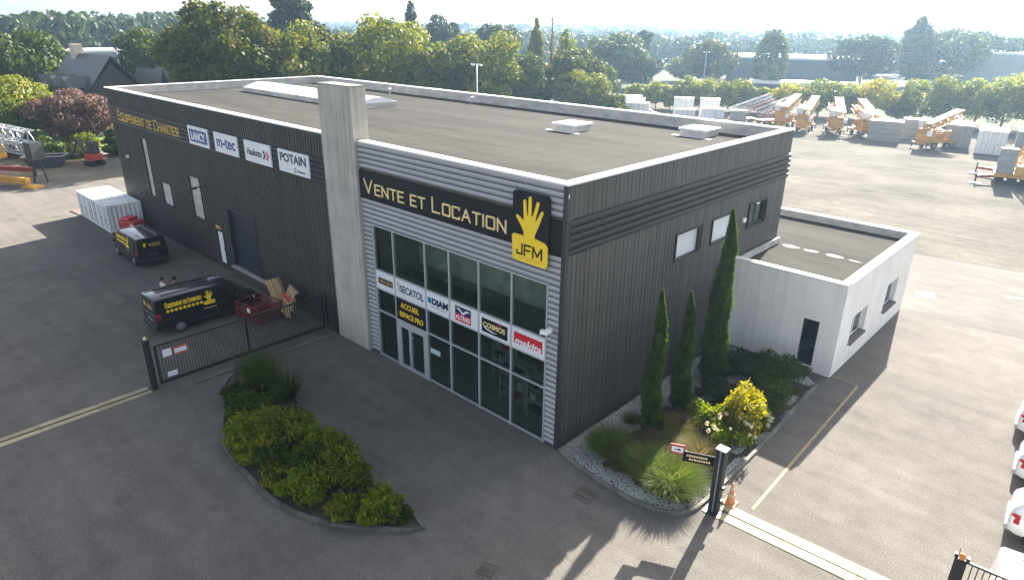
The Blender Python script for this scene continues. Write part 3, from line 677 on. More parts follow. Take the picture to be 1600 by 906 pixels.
# lettering on the long front
loc = (-36.5,-.06,7.6); s = thing('company_lettering', 'yellow letters EQUIPEMENT DE CHANTIER on the dark band at the far left', 'sign', loc)
for lm in stroke_text(None,'Équipement de Chantier',-41.9,7.86,.62,11.0,-.055,.03,.14,.8,.3): at(lm.build('letter', M('lettering_gold',(.55,.38,.07),.5), s), loc)
def brand(x0, x1, label):
    loc = ((x0+x1)/2,-.12,7.69); s = thing('brand_board', label, 'sign', loc, group=None)
    at(MB().box(x0,x1,-.12,-.052,7.69,8.79).build('board', WBOARD, s), loc); return s, loc
Y = -.122
s,l = brand(-29.42,-26.65,'white board with LANCY in a blue frame on the dark band')
at(ngon('blue_frame', rrect(-29.22,-26.85,7.86,8.6,.1), Y, .006, BLUE, s), l); at(font_text('lettering','LANCY',-29.0,-27.05,7.98,8.46,Y-.0065,LIGHTP,s,bold=.03), l)
s,l = brand(-25.82,-22.97,'white board with blue lowercase m-tec lettering on the dark band')
at(font_text('lettering','m-tec',-25.5,-23.25,7.98,8.55,Y,BLUE,s,bold=.02), l)
s,l = brand(-22.13,-19.3,'white board with Haulotte and two red chevrons on the dark band')
at(font_text('lettering','Haulotte',-21.85,-20.25,8.05,8.42,Y,NAVY,s,bold=.015), l)
for k,m_ in enumerate((NAVY,RED)):
    x = -20.15+k*.33; at(ngon('chevron', [(x,8.45),(x+.16,8.45),(x+.34,8.23),(x+.16,8.0),(x,8.0),(x+.17,8.23)], Y, .01, m_, s), l)
s,l = brand(-18.5,-15.63,'white board with dark blue POTAIN lettering beside the concrete pillar')
at(font_text('lettering','POTAIN',-18.3,-15.85,8.2,8.65,Y,NAVY,s,bold=.025), l); at(font_text('small_lettering','Manitowoc',-16.75,-15.95,7.84,7.95,Y,NAVY,s), l)
at(ngon('round_mark', [(-16.9+.1*math.cos(R(a)),7.9+.12*math.sin(R(a))) for a in range(60,310,20)]+[(-16.9+.05*math.cos(R(a)),7.9+.07*math.sin(R(a))) for a in range(300,50,-20)], Y, .01, NAVY, s), l)
# fascia panels in the glazing, one sign for each bay
def fascia(i, label):
    a,b = MX[i]+.038,MX[i+1]-.038; loc = ((a+b)/2,-.02,3.47); s = thing('fascia_panel', label, 'sign', loc)
    at(MB().box(a,b,-.018,.015,3.472,4.298).build('panel', WBOARD, s), loc); return s,loc,a,b
Y = -.019
s,l,a,b = fascia(0,'white glazing panel with a dark Leborgne label, next to the pillar'); at(MB().box(a+.14,b-.12,Y-.006,Y,3.72,4.02).build('label_field', M('label_brown',(.05,.045,.04),.4), s),l); at(font_text('lettering','Leborgne',a+.2,b-.18,3.77,3.97,Y-.0065,GOLD,s,depth=.006), l)
s,l,a,b = fascia(1,'white glazing panel reading SECATOL above the entrance door'); at(font_text('lettering','SECATOL',a+.34,b-.12,3.72,4.06,Y,NAVY,s,bold=.015), l); at(ngon('bird_mark', [(a+.12,4.16),(a+.3,4.08),(a+.26,3.95),(a+.33,3.78),(a+.22,3.7),(a+.2,3.95)], Y, .008, STEELG, s), l)
s,l,a,b = fascia(2,'white glazing panel reading DIAM in dark letters'); at(font_text('lettering','DIAM',a+.36,b-.06,3.78,4.08,Y,NAVY,s,bold=.05), l); at(ngon('round_mark', rrect(a+.08,a+.32,3.8,4.06,.08), Y, .008, M('petrol_blue',(.02,.18,.3),.4), s), l)
at(MB().box(a+.3,b-.15,Y-.005,Y,3.66,3.7).build('underline', STEELG, s), l)
s,l,a,b = fascia(3,'white glazing panel with the red and dark ALTRAD wings logo'); at(MB().box(a+.3,b-.4,Y-.005,Y,3.88,4.2).build('dark_field', NAVY, s), l); at(MB().box(a+.3,b-.4,Y-.005,Y,3.56,3.879).build('red_field', RED, s), l)
c = (a+b)/2-.05; at(ngon('wings_mark', [(c-.42,4.12),(c-.2,4.12),(c,3.98),(c+.2,4.12),(c+.42,4.1),(c+.2,4.02),(c+.02,3.89),(c-.02,3.89),(c-.2,4.02)], Y-.006, .006, LIGHTP, s), l); at(font_text('lettering','ALTRAD',a+.34,b-.44,3.63,3.83,Y-.006,LIGHTP,s,bold=.03,depth=.006), l)
s,l,a,b = fascia(4,'white glazing panel with black COSMOS label in yellow letters'); at(MB().box(a+.14,b-.14,Y-.006,Y,3.58,4.16).build('dark_field', BLACK, s), l); at(font_text('lettering','COSMOS',a+.22,b-.26,3.8,4.02,Y-.0065,CREAM,s,bold=.03,depth=.006), l); at(MB().box(b-.7,b-.45,Y-.012,Y-.006,4.06,4.11).build('red_mark', RED, s), l)
at(ngon('swoosh_mark', [(a+.22,3.84),(a+.36,3.72),(a+.7,3.66),(a+1.0,3.7),(a+.7,3.71),(a+.4,3.77)], Y-.0065, .005, LIGHTP, s), l)
s,l,a,b = fascia(5,'white glazing panel with red makita block at the right end'); at(MB().box(a+.12,b-.12,Y-.006,Y,3.66,4.14).build('red_field', RED, s), l); at(font_text('lettering','makita',a+.16,b-.16,3.64,3.96,Y-.0065,LIGHTP,s,bold=.03,shear=.25,depth=.007), l)
a,b = MX[1]+.038,MX[2]-.038; loc = ((a+b)/2,-.02,2.36); s = thing('entrance_sign','black panel reading ACCUEIL ESPACE PRO in yellow above the entrance door','sign',loc)
at(MB().box(a,b,-.018,.015,2.365,3.408).build('panel', BLACK, s), loc); at(font_text('lettering','ACCUEIL',a+.3,b-.45,2.98,3.24,Y,YEL,s,bold=.02), loc); at(font_text('lettering','ESPACE PRO',a+.22,b-.2,2.55,2.8,Y,YEL,s,bold=.02), loc)
# ================================================================== ANNEX
EX, EY, FY, HA = 5.312, 12.83, 23.7, 4.49
anx = thing('annex', 'low white rendered annex with flat roof beside the dark warehouse', 'building', (0,0,0))
AH = [(14.6,16.7,1.12,2.44), (19.6,21.6,1.16,2.58)]; AD = [(3.72,4.45,.22,2.48)]
mb = MB()
for a,b,c,d in wall_pieces(EY+.25, FY, 0, HA-.05, AH): mb.box(EX-.3,EX,a,b,c,d)
mb.build('side_wall', RENDER, anx)
mb = MB()
for a,b,c,d in wall_pieces(.08, EX, 0, HA-.05, AD): mb.box(a,b,EY,EY+.249,c,d)
mb.build('front_wall', RENDER, anx)
MB().box(-3.2,EX-.301,FY-.25,FY,0,HA-.05).build('rear_wall', RENDER, anx)
MB().box(.08,EX-.301,EY+.25,BL+.1,HA-.7,HA-.42).box(-3.2,EX-.301,BL+.101,FY-.251,HA-.7,HA-.42).build('roof', ROOF, anx)
MB().box(.08,EX-.301,EY+.25,EY+.29,HA-.419,HA-.05).box(EX-.34,EX-.301,EY+.29,FY-.29,HA-.419,HA-.05).box(-3.2,EX-.34,FY-.29,FY-.251,HA-.419,HA-.05).build('parapet_lining', PARIN, anx)
for i in range(4): MB().box(EX-.34,EX+.05,EY+.3+i*2.65,EY+.3+(i+1)*2.65-.012,HA-.049,HA+.003*(i%2)).build('coping', WHITEP, anx)
for i in range(2): MB().box(.1+i*2.6,.1+(i+1)*2.6-.01,EY-.05,EY+.29,HA-.049,HA+.003*(i%2)).build('coping', WHITEP, anx)
for i in range(3): MB().box(-3.2+i*2.7,-3.2+(i+1)*2.7-.01,FY-.29,FY+.05,HA-.049,HA+.006+.003*(i%2)).build('coping', WHITEP, anx)
MB().box(.09,.2,EY+.3,BL,HA-.4,HA-.1).build('wall_flashing', PARIN, anx)
PATCHM = M('pale_patch', (.24,.23,.21), .8, var=.2, scale=2)  # pale rough tone of the oval patches on the annex roof
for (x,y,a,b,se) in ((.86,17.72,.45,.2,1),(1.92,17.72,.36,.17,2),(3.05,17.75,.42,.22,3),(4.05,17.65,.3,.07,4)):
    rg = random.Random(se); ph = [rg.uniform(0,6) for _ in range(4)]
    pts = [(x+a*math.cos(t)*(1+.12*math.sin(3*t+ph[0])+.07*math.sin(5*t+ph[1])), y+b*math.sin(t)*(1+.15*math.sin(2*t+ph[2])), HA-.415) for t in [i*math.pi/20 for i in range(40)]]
    MB().add(pts,[tuple(range(40))]).build('roof_patch', PATCHM, anx)
SILLD = M('brick_sill', (.13,.1,.1), .8)
for h in AH:
    a,b,c,d = h; w = MB().box(EX-.26,EX-.2,a,a+.07,c,d).box(EX-.26,EX-.2,b-.07,b,c,d).box(EX-.26,EX-.2,a+.071,b-.071,d-.07,d).box(EX-.26,EX-.2,a+.071,b-.071,c,c+.07).box(EX-.26,EX-.2,(a+b)/2-.04,(a+b)/2+.04,c+.071,d-.071).build('window_frame', LIGHTP, anx)
    for p,q in ((a+.072,(a+b)/2-.041),((a+b)/2+.041,b-.072)): MB().box(EX-.24,EX-.23,p,q,c+.072,d-.072).build('pane', CARGL, w)
    MB().obox((EX-.06,(a+b)/2,c-.03),(.4,b-a+.1,.08),ry=.12).build('sill', SILLD, w)
a,b,c,d = AD[0]; dr = MB().box(a,a+.06,EY+.12,EY+.2,c,d).box(b-.06,b,EY+.12,EY+.2,c,d).box(a+.061,b-.061,EY+.12,EY+.2,d-.06,d).box(a+.061,b-.061,EY+.12,EY+.2,c+.95,c+1.05).box(a+.061,b-.061,EY+.12,EY+.2,c,c+.12).build('door', STEELD, anx)
MB().box(a+.062,b-.062,EY+.15,EY+.17,c+.121,c+.949).build('door_pane', CARGL, dr); MB().box(a+.062,b-.062,EY+.15,EY+.17,c+1.051,d-.061).build('door_pane', CARGL, dr)
MB().box(a-.1,b+.1,EY-.35,EY+.02,0,.2).build('door_step', KERB, anx)
# ================================================================== PLANTING AND KERBS
def smooth_poly(pts, n=5):
    """Catmull-Rom through an open list of points"""
    o = []; P = [Vector(p) for p in pts]
    for i in range(len(P)-1):
        a,b,c,d = P[max(i-1,0)],P[i],P[i+1],P[min(i+2,len(P)-1)]
        for k in range(n):
            t = k/n; o.append(.5*((2*b)+(c-a)*t+(2*a-5*b+4*c-d)*t*t+(3*b-a-3*c+d)*t*t*t))
    o.append(P[-1]); return [(p.x,p.y) for p in o]
def kerb(name, label, pts, w, h, mat, closed=False, group=None):
    """row of kerb stones, each its own piece, under one thing"""
    root = thing(name, label, 'kerb', (pts[0][0],pts[0][1],0), 0, group)
    P = [Vector((p[0],p[1],0)) for p in pts]+([Vector((pts[0][0],pts[0][1],0))] if closed else []); nrm = []
    for i in range(len(P)):
        a = P[i-1] if i else (P[-2] if closed else P[0]); b = P[i+1] if i < len(P)-1 else (P[1] if closed else P[-1]); d = (b-a).normalized(); nrm.append(Vector((-d.y,d.x,0))*w/2)
    for i in range(len(P)-1):
        g = (P[i+1]-P[i])*.006; a,b = P[i]+g,P[i+1]-g; hh = h+.004*((i*5)%3)
        vs = [a-nrm[i],b-nrm[i+1],b+nrm[i+1],a+nrm[i]]; vs = [v+Vector((0,0,-.02)) for v in vs]+[v*1+Vector((0,0,hh)) for v in vs]
        o = MB().add(vs,[(0,3,2,1),(4,5,6,7),(0,1,5,4),(1,2,6,5),(2,3,7,6),(3,0,4,7)]).build('kerb_stone', mat, root); o.matrix_parent_inverse = Matrix.Translation((-pts[0][0],-pts[0][1],0))
    return root
# island in front of the showroom
isl = smooth_poly([(-13.9,-5.2),(-13.6,-6.3),(-11.6,-7.35),(-9.1,-8.45),(-6.5,-8.75),(-4.44,-8.72),(-2.89,-8.25),(-1.46,-7.3),(-.55,-6.6)],4)+[(-.28,-6.15)]+smooth_poly([(-.95,-5.95),(-2.4,-6.0),(-6.0,-5.7),(-10.0,-5.0),(-12.6,-4.7),(-13.9,-5.2)],4)[:-1]
kerb('island_kerb','concrete kerb round the boat-shaped planted island',isl,.13,.12,M('dirty_kerb',(.115,.11,.1),.9,var=.3,scale=2.5,bump=.3,bscale=30),closed=True)
sheet('island_soil', isl, .07, SOIL)
# garden along the side wall
gk = smooth_poly([(.1,.02),(1.0,-.22),(2.0,-.36),(3.5,-.44),(4.7,-.2),(5.25,.28),(5.42,1.15),(5.42,3.4),(5.38,6.3),(5.25,9.0),(5.18,11.7)],4)
kerb('garden_kerb','curved concrete kerb round the garden at the warehouse corner',gk,.12,.11,KERB)
sheet('garden_bed', gk+[(4.4,12.3),(.08,12.5)], .06, SOIL)
PEB = leaf_mat('white_pebbles', [(.22,.22,.2),(.4,.4,.37),(.58,.57,.53)], 0.)
def pebbles(n, test, x0, x1, y0, y1, z, label, s=(.018,.042), seed=1):
    rng = np.random.default_rng(seed); P = np.stack([rng.uniform(x0,x1,n),rng.uniform(y0,y1,n)],1); P = np.array([p for p in P if test(*p)])
    o8 = np.array([(1,0,0),(0,1,0),(-1,0,0),(0,-1,0),(0,0,.7),(0,0,-.5)],float); F = np.array([(0,1,4),(1,2,4),(2,3,4),(3,0,4)])
    k = len(P); sc = rng.uniform(s[0],s[1],(k,1,1))*rng.uniform(.7,1.3,(k,1,3)); a = rng.uniform(0,6.28,k)
    V = o8[None]*sc; ca,sa = np.cos(a)[:,None],np.sin(a)[:,None]; V = np.stack([V[:,:,0]*ca-V[:,:,1]*sa, V[:,:,0]*sa+V[:,:,1]*ca, V[:,:,2]],2)
    V[:,:,:2] += P[:,None]; V[:,:,2] += z
    me = bpy.data.meshes.new('gravel'); me.from_pydata(V.reshape(-1,3).tolist(), [], (np.arange(k)[:,None,None]*6+F[None]).reshape(-1,3).tolist()); me.update()
    return tag(link('gravel', me, PEB), label, 'gravel', kind='stuff')
def inpoly(poly):
    def f(x,y):
        c = False; j = len(poly)-1
        for i in range(len(poly)):
            if (poly[i][1] > y) != (poly[j][1] > y) and x < (poly[j][0]-poly[i][0])*(y-poly[i][1])/(poly[j][1]-poly[i][1])+poly[i][0]: c = not c
            j = i
        return c
    return f
gin = inpoly([(p[0]-.1 if p[0] > 3 else p[0], p[1]+.1 if p[1] < 1 else p[1]) for p in gk]+[(4.4,12.3),(.12,12.5)])
gpk = lambda x,y: gin(x,y) and (x < 1.5+.25*math.sin(y*2.1) or y < .35+.12*math.sin(x*5) or x > 4.9 and y < 3.2 or (math.sin(x*3.1)*math.sin(y*2.7+1) > .05))
sheet('pale_gravel_strip', [(.1,.15),(1.3,-.1),(1.5,1.5),(1.35,5),(1.5,9),(1.3,12.3),(.1,12.4)], .066, M('pebble_bed',(.2,.195,.18),.95,var=.3,scale=14,bump=.8,bscale=45))
pebbles(60000, gpk, .1, 5.4, -.4, 12.4, .072, 'white pebbles covering the garden bed along the side wall')
# cypresses
def cypress(x, y, h, r, label, seed):
    rng = np.random.default_rng(seed); root = thing('cypress_tree', label, 'tree', (x,y,.07), 0, 'slender cypresses by the side wall')
    n = int(4200*h); t = rng.uniform(0,1,n)**1.15; wid = r*np.minimum(1,(t*5+.55))*np.clip(1-t,0,1)**.55
    ph = rng.uniform(0,6.28,n); lump = 1+.2*np.sin(3*ph+9*t)+.16*np.sin(5*ph-17*t+1)+.12*np.sin(43*t+2*ph+3*np.sin(7*t))
    q = rng.uniform(.72,1.05,n)*lump; P = np.stack([np.cos(ph)*wid*q, np.sin(ph)*wid*q, t*h+.05],1)
    st_ = rng.uniform(size=n) < .05; P[st_,:2] *= rng.uniform(1.1,1.38,(int(st_.sum()),1)); P[:,0] += .05*np.sin(P[:,2]*1.7+seed)*P[:,2]/h
    U = unit(np.stack([np.cos(ph)*.28, np.sin(ph)*.28, np.ones(n)],1)+rng.normal(size=(n,3))*.18); B = unit(np.cross(U, rng.normal(size=(n,3))))
    s = rng.uniform(.04,.1,(n,1)); quads('crown', P, U*s, B*s*.3, L_CYP, root)
    MB().tube([(0,0,0),(0,0,h*.5),(0,0,h*.93)],[.09,.05,.012],7).build('trunk', BARK, root, True)
cypress(1.9,3.3,5.85,.37,'shortest-based slender dark cypress nearest the showroom corner',1)
cypress(1.85,5.6,5.1,.39,'middle slender cypress between the other two by the side wall',2)
cypress(1.66,8.6,7.75,.53,'tallest slender cypress, farthest from the showroom corner, before the annex',3)
# golden bush, dark hedge bushes and flowering perennials
shrub('golden_shrub','bright yellow golden shrub catching the sun in the garden',4.2,5.9,2.2,1.2,L_GOLDB,6500,.06,26,3,z=.07)
shrub('evergreen_shrub','dark evergreen shrub just behind the golden shrub',4.35,8.0,1.5,1.4,L_GREEN,7500,.05,24,4,z=.07)
shrub('evergreen_shrub','broad dark evergreen shrub at the annex end of the garden',3.7,10.2,1.5,1.7,L_GREEN,9000,.05,28,5,z=.07)
shrub('evergreen_shrub','low dark shrub beside the tallest cypress',2.3,10.3,1.2,1.1,L_DARK,4000,.045,16,6,z=.07)
shrub('evergreen_shrub','dark shrub between middle and tallest cypress',2.9,7.2,1.3,.95,L_DARK,4200,.045,16,7,z=.07)
shrub('evergreen_shrub','green leafy shrub below the golden shrub on its wall side',3.2,5.2,1.3,.95,L_SHRUB,4200,.055,16,8,z=.07)
def flowering(x, y, h, r, label, seed, nfl=16):
    o = shrub('hydrangea', label, x, y, h, r, L_SHRUB, 3200, .06, 14, seed, z=.07); rng = np.random.default_rng(seed)
    for k in range(nfl):
        a = rng.uniform(0,6.28); q = rng.uniform(.2,1)**.5; px,py,pz = math.cos(a)*q*r*1.02, math.sin(a)*q*r*1.02, h*(1.05-.55*q*q)+.02
        fm = MB().tube([(px,py,pz-.2),(px,py,pz)],.006,4); fl = fm.build('flower_stem', L_SHRUB, o)
        m_ = rng.uniform(.055,.085); nn = 26; d = unit(rng.normal(size=(nn,3))); PP = np.array([[px,py,pz+.03]])+d*m_
        quads('flower_head', *leaves(rng, PP, d, m_*.45, .3, .9), FLOW, o)
FLOW = leaf_mat('flower_cream', [(.55,.5,.32),(.7,.66,.5)], .3)
flowering(4.5,4.7,1.1,.95,'hydrangea with cream flower heads in front of the golden shrub',3,18)
flowering(4.85,6.6,.8,.55,'smaller hydrangea with few cream flowers near the drive kerb',4,8)
# ornamental grasses
grass_clump('green fountain grass nearest the showroom corner',1.55,1.15,1.25,.8,L_GRASS,1500,1,L_STRAW)
grass_clump('dull brown grass tuft beside the first fountain grass',2.45,.75,1.0,.65,L_RUST,1200,2)
grass_clump('green feathery grass clump in the middle of the garden front',3.3,1.0,1.4,.85,L_GRASS,1800,3,L_STRAW)
grass_clump('bright sunlit fountain grass by the curved kerb',4.25,.9,1.45,1.0,L_GRASS,2400,4,L_STRAW)
grass_clump('straw-coloured grass clump behind the sign panels',4.15,2.9,1.15,.8,L_STRAW,1400,5)
grass_clump('low straw grass in front of the nearest cypress',2.5,2.3,1.0,.8,L_RUST,1200,6)
grass_clump('loose straw grass between the two nearest cypresses',2.75,4.2,1.0,.8,L_STRAW,1200,7)
grass_clump('mixed green and straw grass right of the nearest cypress',3.3,3.3,.9,.8,L_GRASS,1200,11,L_STRAW)
grass_clump('small dry grass tuft at the foot of the gate post',4.95,.7,.4,.3,L_STRAW,400,8)
grass_clump('small rusty orange grass tuft behind the gate post',4.95,1.75,.5,.3,L_RUST,400,9)
grass_clump('thin straw grass against the side wall',1.0,3.4,.6,.4,L_STRAW,500,10)
shrub('low_perennial','small yellow-green perennial beside the traffic cone',5.1,2.5,.45,.3,L_GOLDB,420,.05,6,9,z=.07)
# island shrubs
IS = [(-8.45,-7.65,1.25,1.2,L_SHRUB,'rounded bright green shrub at the widest left bulge of the island',3300),
      (-7.3,-6.75,1.75,1.45,L_YEL,'tall yellow-flecked shrub in the middle of the island',3500),
      (-5.9,-6.3,1.4,1.2,L_SHRUB,'mid green shrub on the building side of the island',2700),
      (-6.2,-7.6,1.15,1.25,L_GREEN,'low dark green shrub in the middle of the island kerb side',2600),
      (-4.3,-7.75,1.05,1.1,L_SHRUB,'dense green shrub over the front kerb of the island',2700),
      (-3.9,-6.6,1.45,1.1,L_YEL,'yellowish upright shrub two bushes back from the island tip',2600),
      (-2.6,-7.5,.85,.75,L_YEL,'small yellow-green shrub hanging over the kerb near the tip',1500),
      (-1.75,-6.75,1.05,.9,L_SHRUB,'leafy green shrub closest to the island tip',2000),
      (-9.6,-6.5,1.5,1.35,L_GREEN,'shaded green shrub behind the widest bulge of the island',2500),
      (-1.15,-6.45,.4,.5,L_GREEN,'low green ground cover right at the island tip',900),
      (-10.1,-7.2,.95,.95,L_GREEN,'low shaded shrub spilling over the left kerb of the island',1700),
      (-7.5,-8.15,.8,.8,L_SHRUB,'low bright shrub over the kerb left of the dense green one',1500),
      (-11.6,-6.7,.8,.8,L_GREEN,'low shaded shrub at the gate end of the left kerb',1400),
      (-5.6,-8.15,.7,.7,L_YEL,'low yellow-green shrub at the kerb in front of the island middle',1300),
      (-5.1,-7.1,1.2,1.1,L_GREEN,'green shrub filling the middle of the island towards the tip',2200)]
for i,(x,y,h,r,m_,lb,n) in enumerate(IS): shrub('island_shrub', lb, x, y, h*.88, r*.96, m_, int(n*2.4), .05, 22, 20+i, z=.07, spikes=110)
for i,(x,y,h,r,lb) in enumerate([(-11.6,-5.5,2.3,1.0,'tall wispy green broom shrub at the gate end of the island'),(-12.7,-5.3,1.5,.8,'wispy shaded broom shrub at the far end of the island'),(-10.3,-5.2,1.5,.8,'thin wispy green shrub behind the broom on the island')]):
    rng = np.random.default_rng(60+i); t = thing('broom_shrub', lb, 'shrub', (x,y,.07)); n = 520; a = rng.uniform(0,6.28,n); q = rng.uniform(0,1,n)**.6
    D = unit(np.stack([np.cos(a)*q*.55,np.sin(a)*q*.55,np.ones(n)],1)); P0 = np.stack([np.cos(a)*q*r*.35,np.sin(a)*q*r*.35,np.zeros(n)],1)
    blades('stems', P0, D, (h*rng.uniform(.5,1.05,n))[:,None], .008, L_GREEN, t, rng, .2)
    k = rng.uniform(.35,1,n); PP = P0+D*(h*k*.85)[:,None]; quads('foliage', *leaves(rng, PP, D, .035, 1.), L_GREEN, t)
t = thing('dead_branch','short dark dead branch leaning at the far end of the island','branch',(-12.6,-6.3,.07)); MB().tube([(0,0,0),(-.2,.1,.6),(-.5,.3,1.2)],[.06,.05,.03],6).tube([(-.2,.1,.6),(-.1,.4,1.0)],[.035,.015],5).build('limb', BARK, t, True)
# ================================================================== GATES, RAILS, POST, CONE
def gate_rail(name, label, a, b, w, ext):
    """cast strip with a steel running rail"""
    a,b = Vector((*a,0)),Vector((*b,0)); d = (b-a).normalized(); n = Vector((-d.y,d.x,0)); t = thing(name, label, 'gate rail', a); L = (b-a).length
    k = int(L/2.4)+1
    for i in range(k):
        p,q = a+d*(L*i/k+.01),a+d*(L*(i+1)/k-.01)
        for s0,s1 in ((-w/2,-.05),(.05,w/2)):
            vs = [p+n*s0,q+n*s0,q+n*s1,p+n*s1]; o = MB().add([v+Vector((0,0,-.03)) for v in vs]+[v+Vector((0,0,.018+.003*(i%2))) for v in vs],[(0,3,2,1),(4,5,6,7),(0,1,5,4),(1,2,6,5),(2,3,7,6),(3,0,4,7)]).build('rail_slab', RAILC, t); o.matrix_parent_inverse = Matrix.Translation(-a)
    o = MB().bar(a+Vector((0,0,.012)),b+Vector((0,0,.012)),.05,.05).build('running_rail', M('rusty_rail',(.1,.075,.05),.6,metal=.4,var=.4,scale=8), t); o.matrix_parent_inverse = Matrix.Translation(-a)
gate_rail('sliding_gate_rail','cream concrete gate rail strip crossing the yard entrance at left',(-15.2,-8.9),(-15.0,-19.0),.66,0)
gate_rail('sliding_gate_rail','sunlit cream gate rail strip crossing the drive at lower right',(5.95,1.2),(16.5,1.75),.85,0)
MB_ = MB
kerb('fence_kerb','low stained kerb under the sliding gate beside the forecourt',[(-14.35,-7.4),(-14.35,-5.6),(-14.35,-3.8),(-14.3,-2.0),(-14.3,-.3)],.12,.08,KERB)
def sliding_gate(label, y0, y1, x, h, n):
    g = thing('sliding_gate', label, 'gate', (x,y0,0)); T = Matrix.Translation((-x,-y0,0))
    def p(mb,nm,m_): o = mb.build(nm,m_,g); o.matrix_parent_inverse = T; return o
    p(MB().box(x-.05,x+.05,y0,y1,.1,.24),'bottom_beam',STEELD); p(MB().box(x-.035,x+.035,y0,y1,h-.07,h),'top_rail',STEELD)
    for k in range(3): yy = y0+.04+(y1-y0-.08)*k/2; p(MB().box(x-.04,x+.04,yy-.04,yy+.04,.241,h-.071),'stile',STEELD)
    bar = MB().box(-.0125,.0125,-.0125,.0125,0,h-.31).mesh('bar')
    for i in range(n):
        yy = y0+.12+(y1-y0-.24)*i/(n-1); o = link('bar', bar, STEELD, g); o.location = (0,yy-y0,.241)
    return g,T
g,T = sliding_gate('dark steel sliding gate of upright bars standing open at the yard entrance',-8.45,-.35,-15.2,1.92,66)
for i,(y0,y1,z0,z1,m_,nm) in enumerate([(-8.15,-7.78,1.28,1.62,LIGHTP,'notice_plate'),(-7.7,-7.12,1.22,1.62,M('notice_red',(.5,.12,.1),.5),'warning_plate'),(-8.1,-7.7,.32,.55,LIGHTP,'notice_plate')]):
    o = MB().box(-15.165,-15.155,y0,y1,z0,z1).build(nm,m_,g); o.matrix_parent_inverse = T
o = MB().box(-15.154,-15.15,-7.66,-7.16,1.32,1.52).build('warning_text_field',LIGHTP,g); o.matrix_parent_inverse = T
t = thing('gate_post','dark steel gate post with guide rollers at the free end of the sliding gate','post',(-15.2,-8.7,0))
MB().box(-.16,-.06,-.1,.1,0,2.25).build('upright',STEELD,t); MB().box(.06,.16,-.1,.1,0,2.25).build('upright',STEELD,t); MB().box(-.17,.17,-.11,.11,2.251,2.29).build('cap',STEELD,t)
MB().obox((0,0,2.35),(.1,.1,.1)).build('signal_lamp',CREAM,t); MB().box(-.175,-.161,-.07,.07,.9,1.9).build('striped_strip',REDM,t)
t = thing('fence_panel','dark railing panel between the sliding gate end and the concrete pillar','fence',(-14.6,-.25,0))
for xx in (-.5,.35): MB().box(xx-.03,xx+.03,-.03,.03,0,1.9).build('post',STEELD,t)
for k in range(6): MB().box(-.42+k*.13,-.4+k*.13,-.012,.012,.1,1.85).build('bar',STEELD,t)
# post with direction panels
t = thing('sign_post','tall dark steel closing post with pale cap beside the traffic cone','post',(5.83,1.02,0))
MB().box(-.15,-.03,-.13,.13,0,2.4).build('upright',STEELD,t); MB().box(.03,.15,-.13,.13,0,2.4).build('upright',STEELD,t); MB().box(-.029,.029,-.1,.1,0,2.38).build('web',STEELG,t)
MB().box(-.17,.17,-.15,.15,2.401,2.43).build('cap',LIGHTP,t)
for z in (.5,1.0): MB().obox((.2,.0,z),(.1,.14,.1)).build('roller_bracket',STEELD,t)
MB().box(-.3,.3,-.28,.28,0,.02).build('base_plate',STEELD,t)
t = thing('direction_board','black direction board with pale lettering fixed to the closing post','sign',(5.2,.72,1.7),R(25))
MB().box(-.48,.5,-.015,.015,.0,.36).build('board',BLACK,t)
for r_,(a,b) in enumerate(((-.36,.3),(-.28,.34))):
    xx = a
    while xx < b: wd = .045+.03*((int(xx*100))%3)/2; MB().box(xx,xx+wd,-.02,-.0155,.2-r_*.13,.27-r_*.13).build('letter_block',CREAM,t); xx += wd+.022
t = thing('direction_board','white and red direction board with a black arrow beyond the black one','sign',(4.62,.45,1.9),R(25))
MB().box(-.25,.2,-.014,.014,.0,.36).build('board',M('board_red',(.4,.05,.04),.5),t); MB().box(-.21,.16,-.019,-.0145,.08,.28).build('field',LIGHTP,t); ngon('arrow',[(-.12,.2),(-.12,.17),(.0,.17),(.0,.13),(.09,.185),(.0,.24),(.0,.2)],-.0195,.004,BLACK,t); MB().bar((.2,0,.18),(.66,0,-.02),.03).build('fixing_arm',STEELD,t)
t = thing('traffic_cone','faded orange traffic cone next to the closing post','cone',(6.05,1.75,0))
FADE = M('faded_orange',(.62,.3,.13),.7,var=.15); MB().box(-.21,.21,-.21,.21,0,.05).build('base',FADE,t,bevel=.015); MB().tube([(0,0,.05),(0,0,.2),(0,0,.5),(0,0,.8)],[.16,.125,.075,.025],16).build('cone_body',FADE,t,True)
for z,r1,r2 in ((.3,.112,.098),(.52,.075,.062)): MB().tube([(0,0,z),(0,0,z+.1)],[r1+.003,r2+.003],16).build('sleeve',M('faded_sleeve',(.68,.5,.33),.6),t,True)
# lower right sliding gate leaf
t = thing('sliding_gate_leaf','black sliding gate leaf with orange lamp at the lower right corner','gate',(12.25,1.45,0),R(3))
MB().box(-.08,.02,-.06,.06,0,2.02).build('end_stile',STEELD,t); MB().box(.021,.2,-.05,.05,.1,1.96).build('motor_cover',PLASTIC,t); MB().box(.021,4.5,-.03,.03,1.961,2.02).build('top_rail',STEELD,t); MB().box(.201,4.5,-.04,.04,.1,.22).build('bottom_beam',STEELD,t)
bar = MB().box(-.0125,.0125,-.0125,.0125,0,1.74).mesh('bar')
for i in range(32): o = link('bar',bar,STEELD,t); o.location = (.32+i*.13,0,.2205)
MB().tube([(.07,0,2.02),(.07,0,2.08),(.07,0,2.16),(.07,0,2.2)],[.06,.075,.065,.02],12).build('warning_lamp',LAMPO,t,True); MB().bar((-.02,0,2.02),(-.02,0,2.34),.018).build('aerial',STEELD,t)
MB().obox((-.06,.02,2.08),(.08,.1,.1)).build('photocell',PLASTIC,t); MB().obox((.2,.02,2.07),(.08,.1,.1)).build('photocell',PLASTIC,t)
